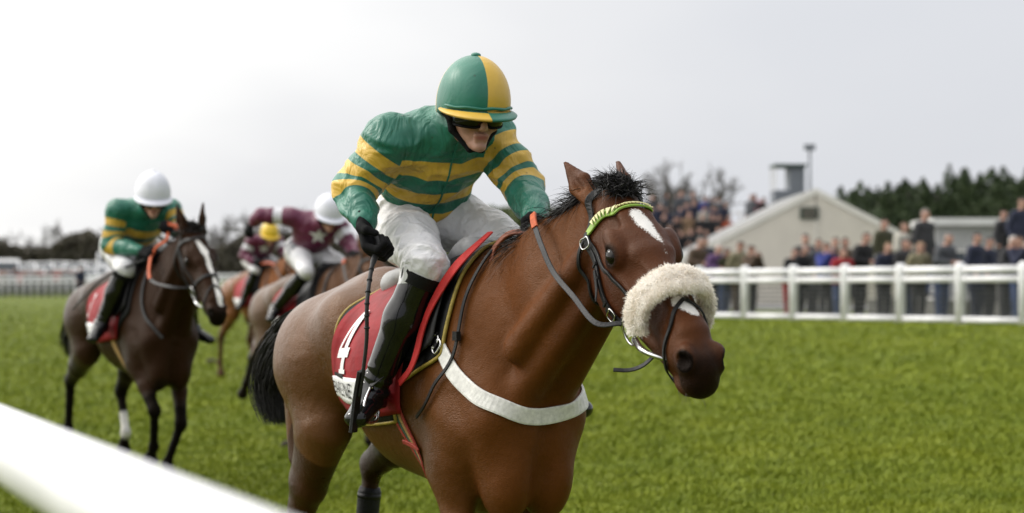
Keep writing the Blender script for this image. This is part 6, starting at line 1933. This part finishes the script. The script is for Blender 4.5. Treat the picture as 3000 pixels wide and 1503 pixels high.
def chaser(name_label, at, po, coat, mk, J, M, jlabel, num, star=None, h=0.012, hair=None, seed=5, neckstrap=True, white_noseband=None):
    root = thing('racehorse', name_label, 'horse', at, math.radians(HEAD_DEG))
    V, Q, H, AX = build_horse_surface(po, h)
    mesh('body', V, Q, coat, root, attrs=horse_masks(V, po, H, mk))
    horse_hair(po, H, hair or HAIR_BLACK, root, seed, 1500, 1200, 2.4)
    sf = Surf(bvh_of(V, Q))
    tack_lite(po, H, AX, sf, root, num)
    if neckstrap:
        strap('neck_strap', [(0.20, -0.02, 1.66), (0.19, -0.13, 1.55), (0.21, -0.20, 1.44), (0.24, -0.22, 1.34), (0.28, -0.18, 1.24), (0.33, -0.08, 1.12)], 0.02, 0.006, LEATHER2, root, sf, 0.010, 30)
    jr = thing('person', jlabel, 'person', at, math.radians(HEAD_DEG))
    R = build_jockey(J, jr, M, h)
    gl, gr = R['grips']['L'], R['grips']['R']
    rp = po['ringpos']
    return root, jr, R, H, rp, gl, gr

P2 = dict(head=dict(poll=(0.74, 0, 1.84), pitch=52, yaw=-2, swing=4, size=1.10), ear=(-0.9, 0.5, 0.16), neckmid=(0.43, 0, 1.53),
          tail=[(-1.27, 0, 1.39), (-1.42, 0.0, 1.33), (-1.50, -0.03, 1.18), (-1.56, -0.05, 1.02), (-1.60, -0.06, 0.9)], tailw=0.10, zlo=-0.04,
          FL=[(0.05, 0.15, 0.88), (0.20, 0.11, 0.50), (0.12, 0.04, 0.22), (0.20, 0.03, 0.11)],
          FR=[(0.06, -0.15, 0.90), (0.30, -0.12, 0.60), (0.12, -0.06, 0.34), (0.02, -0.05, 0.24)],
          HL=[(-0.86, 0.16, 1.02), (-1.14, 0.14, 0.66), (-1.00, 0.13, 0.36), (-1.05, 0.13, 0.24)],
          HR=[(-0.96, -0.18, 1.0), (-1.42, -0.16, 0.74), (-1.50, -0.15, 0.38), (-1.58, -0.15, 0.28)])
P3 = dict(head=dict(poll=(0.80, 0, 1.76), pitch=45, size=1.08), ear=(-0.9, 0.4, 0.16), neckmid=(0.45, 0, 1.49),
          tail=[(-1.27, 0, 1.39), (-1.42, 0.0, 1.34), (-1.52, 0, 1.2), (-1.56, 0, 1.05)], zlo=-0.04,
          FL=[(0.06, 0.15, 0.88), (0.36, 0.14, 0.58), (0.42, 0.13, 0.26), (0.50, 0.13, 0.15)],
          FR=[(0.02, -0.15, 0.88), (0.12, -0.14, 0.48), (-0.12, -0.13, 0.26), (-0.20, -0.13, 0.18)],
          HL=[(-0.86, 0.16, 1.02), (-1.10, 0.14, 0.60), (-0.94, 0.13, 0.24), (-0.84, 0.13, 0.12)],
          HR=[(-0.96, -0.18, 1.0), (-1.40, -0.16, 0.80), (-1.58, -0.15, 0.56), (-1.66, -0.15, 0.46)])
P4 = dict(P3, head=dict(poll=(0.78, 0, 1.80), pitch=48, size=1.08), neckmid=(0.44, 0, 1.51),
          FL=[(0.05, 0.15, 0.88), (0.25, 0.14, 0.50), (0.05, 0.13, 0.26), (-0.05, 0.13, 0.2)],
          FR=[(0.03, -0.15, 0.88), (0.16, -0.14, 0.50), (0.14, -0.13, 0.16), (0.20, -0.13, 0.03)],
          HR=[(-0.96, -0.18, 1.0), (-1.42, -0.16, 0.66), (-1.50, -0.15, 0.26), (-1.46, -0.15, 0.10)])
JHB = {k: v for k, v in JH.items()}
J2 = dict(JHB, hip=(-0.43, -0.05, 1.75), chest=(-0.20, -0.05, 1.93), neck=(0.01, -0.06, 2.02), head=(0.10, -0.06, 2.06), yaw=-14, pitch=16,
          shR=(-0.12, -0.235, 1.985), shL=(-0.07, 0.13, 1.99), elR=(-0.16, -0.275, 1.745), elL=(0.08, 0.17, 1.83),
          wrR=(0.13, -0.15, 1.70), haR=(0.22, -0.12, 1.69), wrL=(0.22, 0.03, 1.86), haL=(0.29, 0.0, 1.875),
          knR=(0.02, -0.235, 1.57), anR=(-0.14, -0.35, 1.19), toR=(-0.05, -0.44, 1.09), palmR=(0, 0.6, -0.7), palmL=(0.1, -0.6, -0.6), wr=0.007,
          pattern=dict(torso=[(0.07, 0.027), (0.175, 0.030), (0.30, 0.036)], arm=[(0.085, 0.027), (0.185, 0.027), (0.295, 0.027)]))
STARP = dict(torso=[], arm=[(0.11, 0.038)])
J3 = dict(JHB, hip=(-0.42, -0.05, 1.78), chest=(-0.22, -0.07, 1.95), neck=(-0.02, -0.08, 2.04), head=(0.07, -0.07, 2.075), yaw=-4, pitch=22,
          shR=(-0.25, -0.28, 2.08), shL=(-0.08, 0.10, 2.00), elR=(-0.40, -0.50, 2.09), wrR=(-0.54, -0.53, 2.02), haR=(-0.60, -0.54, 1.985),
          elL=(0.05, 0.16, 1.82), wrL=(0.27, 0.09, 1.75), haL=(0.35, 0.07, 1.73), knR=(0.0, -0.25, 1.59), anR=(-0.36, -0.38, 1.27), toR=(-0.27, -0.46, 1.18),
          palmR=(0, 0.8, -0.4), wr=0.007, pattern=STARP)
J4 = dict(JHB, hip=(-0.43, -0.05, 1.75), chest=(-0.20, -0.06, 1.92), neck=(0.00, -0.07, 2.01), head=(0.09, -0.07, 2.05), yaw=-6, pitch=18,
          shR=(-0.12, -0.24, 1.985), shL=(-0.08, 0.12, 1.99), elR=(-0.20, -0.33, 1.78), wrR=(0.0, -0.26, 1.68), haR=(0.08, -0.24, 1.66), elL=(0.05, 0.17, 1.80), wrL=(0.25, 0.09, 1.75), haL=(0.33, 0.06, 1.74),
          wr=0.007, pattern=STARP)

def star_on(R, J, parent, mat, size=0.085):
    """five-pointed star laid on the breast of the jersey"""
    sj = R['sj']
    hip, chest, neck = [np.array(J[k]) for k in ('hip', 'chest', 'neck')]
    o = chest * 0.75 + neck * 0.25
    fr = nrm((0.70, -0.18, -0.45)); l = nrm(np.cross((0, 0, 1), fr)); u = np.cross(fr, l)
    V = [(0, 0)]; F = []
    for k in range(10):
        a = math.pi / 2 + k * math.pi / 5; r = size if k % 2 == 0 else size * 0.42
        V.append((r * math.cos(a), r * math.sin(a)))
    F = [(0, 1 + k, 1 + (k + 1) % 10) for k in range(10)]
    def mp(a, b):
        p = o + l * a + u * b
        q, n = sj.ray(p + fr * 0.6, -fr)
        return p + fr * 0.12 if q is None else q + fr * 0.006
    wrap_flat('star', V, F, mp, mat, parent, 0.02)

def thigh_mark(R, J, parent, pieces):
    sb = R['sb']; hip = np.array(J['hip']); kn = np.array(J['knR'])
    ax = nrm(kn - hip); out = nrm(np.array((0.25, -0.9, 0.35)) - ax * np.dot((0.25, -0.9, 0.35), ax)); sd_ = np.cross(ax, out)
    def mp(a, b):
        p = hip + ax * a + sd_ * b
        q, n = sb.ray(p + out * 0.5, -out)
        return p + out * 0.14 if q is None else q + out * 0.004
    for nm_, quads, mat in pieces:
        V = []; F = []
        for q in quads:
            F.append(tuple(range(len(V), len(V) + len(q)))); V += list(q)
        wrap_flat(nm_, V, F, mp, mat, parent, 0.025)

MAROON, WH = (0.115, 0.008, 0.045), (0.70, 0.70, 0.74)
def chasers():
    M2 = mats_jockey('green_gold_white_cap', GREEN, GOLD, (0.70, 0.71, 0.78), (0.70, 0.71, 0.78), (0.7, 0.7, 0.75))
    c2 = coat_mat('dark_bay_coat', (0.026, 0.011, 0.005), (0.005, 0.004, 0.003), (0.019, 0.007, 0.003), (0.006, 0.004, 0.003), spec=0.16)
    mk2 = dict(pts=1.0, white=[((0.11, 0, -0.012), (0.19, 0, 0.010), 0.020, 0.030), ((0.19, 0, 0.010), (0.40, 0, 0.022), 0.024, 0.012), ((0.40, 0, 0.022), (0.57, 0, 0.018), 0.016, 0.026)],
               socks=[(P2['HL'][2], (np.array(P2['HL'][1]) * 0.4 + np.array(P2['HL'][2]) * 0.6), 0.045)])
    at2 = (-2.50, 14.38, 0.06)
    root, jr, R, H, rp, gl, gr = chaser('dark brown racehorse with broad white blaze running second, behind the leader', at2, P2, c2, mk2, J2, M2,
                                        'jockey in green and gold hoops with plain white cap on the dark brown horse', '3', seed=21)
    thigh_mark(R, J2, jr, [('thigh_patch', [[(0.02, -0.02), (0.16, -0.02), (0.16, 0.025), (0.02, 0.025)]], simple('pink_print', (0.42, 0.08, 0.20), 0.6)),
                           ('thigh_patch_blue', [[(-0.02, -0.025), (0.018, -0.025), (0.018, 0.03), (-0.02, 0.03)]], simple('blue_print', (0.03, 0.05, 0.16), 0.6))])
    rein([rp[-1], np.array((0.74, -0.17, 1.45)), np.array((0.50, -0.22, 1.50)), np.array((0.36, -0.17, 1.64)), gr], 'rein', root, 0.5, 0.02)
    rein([rp[1], np.array((0.70, 0.17, 1.48)), np.array((0.46, 0.12, 1.66)), np.array((0.36, 0.03, 1.84)), gl], 'rein', root, 0.5, 0.02)
    strap('rein_grip', crom([gl, gl + np.array((0.05, -0.02, -0.08)), gr + np.array((0.06, 0.0, 0.06)), gr], 12), 0.024, 0.01, RUBBER, root, None, up=(0.5, -0.8, 0.2), n=14)
    strap('rein_grip', crom([gl + np.array((0.0, 0, 0.03)), np.array((0.42, 0.02, 1.86)), np.array((0.52, 0.06, 1.76))], 12), 0.024, 0.01, RUBBER, root, None, up=(0.5, -0.8, 0.2), n=14)
    wp = thing('whip', 'thin black whip lying back along the boot of the second jockey', 'whip', at2, math.radians(HEAD_DEG))
    v, f = tube_geo(crom([gr + np.array((0.04, 0.02, 0.03)), gr, (-0.02, -0.36, 1.52), (-0.30, -0.44, 1.36), (-0.44, -0.46, 1.29)], 24), np.linspace(0.011, 0.006, 24), 8)
    mesh('shaft', v, f, LEATHER, wp)
    # third: maroon with white cap, arm swung back
    M3 = mats_jockey('maroon_white_cap', MAROON, WH, (0.70, 0.71, 0.78), (0.70, 0.71, 0.78), (0.7, 0.7, 0.75))
    c3 = coat_mat('brown_coat', (0.085, 0.050, 0.030), (0.008, 0.006, 0.005), (0.075, 0.030, 0.012), (0.04, 0.014, 0.008))
    at3 = (-1.57, 17.88, 0.05)
    root, jr, R, H, rp, gl, gr = chaser('brown racehorse half hidden behind the leading horse\'s rump', at3, P3, c3, dict(pts=1.0, white=[]), J3, M3,
                                        'jockey in maroon with white star and white cap, arm swung back with whip', None, seed=31)
    star_on(R, J3, jr, WHITE)
    thigh_mark(R, J3, jr, [('thigh_lettering', [[(0.02 + k * 0.035, -0.03), (0.04 + k * 0.035, -0.03), (0.045 + k * 0.035, 0.03), (0.025 + k * 0.035, 0.03)] for k in range(5)] + [[(0.02 + k * 0.05, 0.045), (0.045 + k * 0.05, 0.045), (0.05 + k * 0.05, 0.075), (0.02 + k * 0.05, 0.075)] for k in range(4)], simple('navy_print', (0.015, 0.03, 0.06), 0.6))])
    rein([rp[-1], np.array((0.70, -0.17, 1.48)), np.array((0.45, -0.10, 1.68)), gl], 'rein', root, 0.6, 0.02)
    rein([rp[1], np.array((0.70, 0.17, 1.48)), np.array((0.45, 0.12, 1.68)), gl], 'rein', root, 0.6, 0.02)
    wp = thing('whip', 'black whip held out backwards by the jockey in maroon', 'whip', at3, math.radians(HEAD_DEG))
    v, f = tube_geo(crom([gr + np.array((0.10, 0.0, -0.02)), gr, gr + np.array((-0.35, 0.03, 0.03)), gr + np.array((-0.78, 0.06, 0.06))], 24), np.linspace(0.013, 0.010, 24), 8)
    mesh('shaft', v, f, LEATHER, wp)
    # fourth: maroon with yellow cap
    M4 = mats_jockey('maroon_yellow_cap', MAROON, WH, (0.72, 0.48, 0.03), (0.72, 0.48, 0.03), (0.6, 0.4, 0.03))
    c4 = coat_mat('chestnut_coat', (0.16, 0.062, 0.022), (0.05, 0.02, 0.010), (0.18, 0.062, 0.018), (0.10, 0.035, 0.014))
    at4 = (-3.30, 28.1, 0.17)
    root, jr, R, H, rp, gl, gr = chaser('chestnut racehorse farthest back in the field of four', at4, P4, c4, dict(pts=0.8, white=[]), J4, M4,
                                        'small jockey in maroon with yellow cap, farthest back', None, seed=41, hair=hair_mat('brown_horsehair', (0.03, 0.014, 0.008)), h=0.015)
    star_on(R, J4, jr, WHITE)
    rein([rp[-1], np.array((0.70, -0.17, 1.48)), np.array((0.40, -0.15, 1.66)), gr], 'rein', root, 0.6, 0.02)
    rein([rp[1], np.array((0.70, 0.17, 1.48)), np.array((0.45, 0.12, 1.68)), gl], 'rein', root, 0.6, 0.02)
chasers()
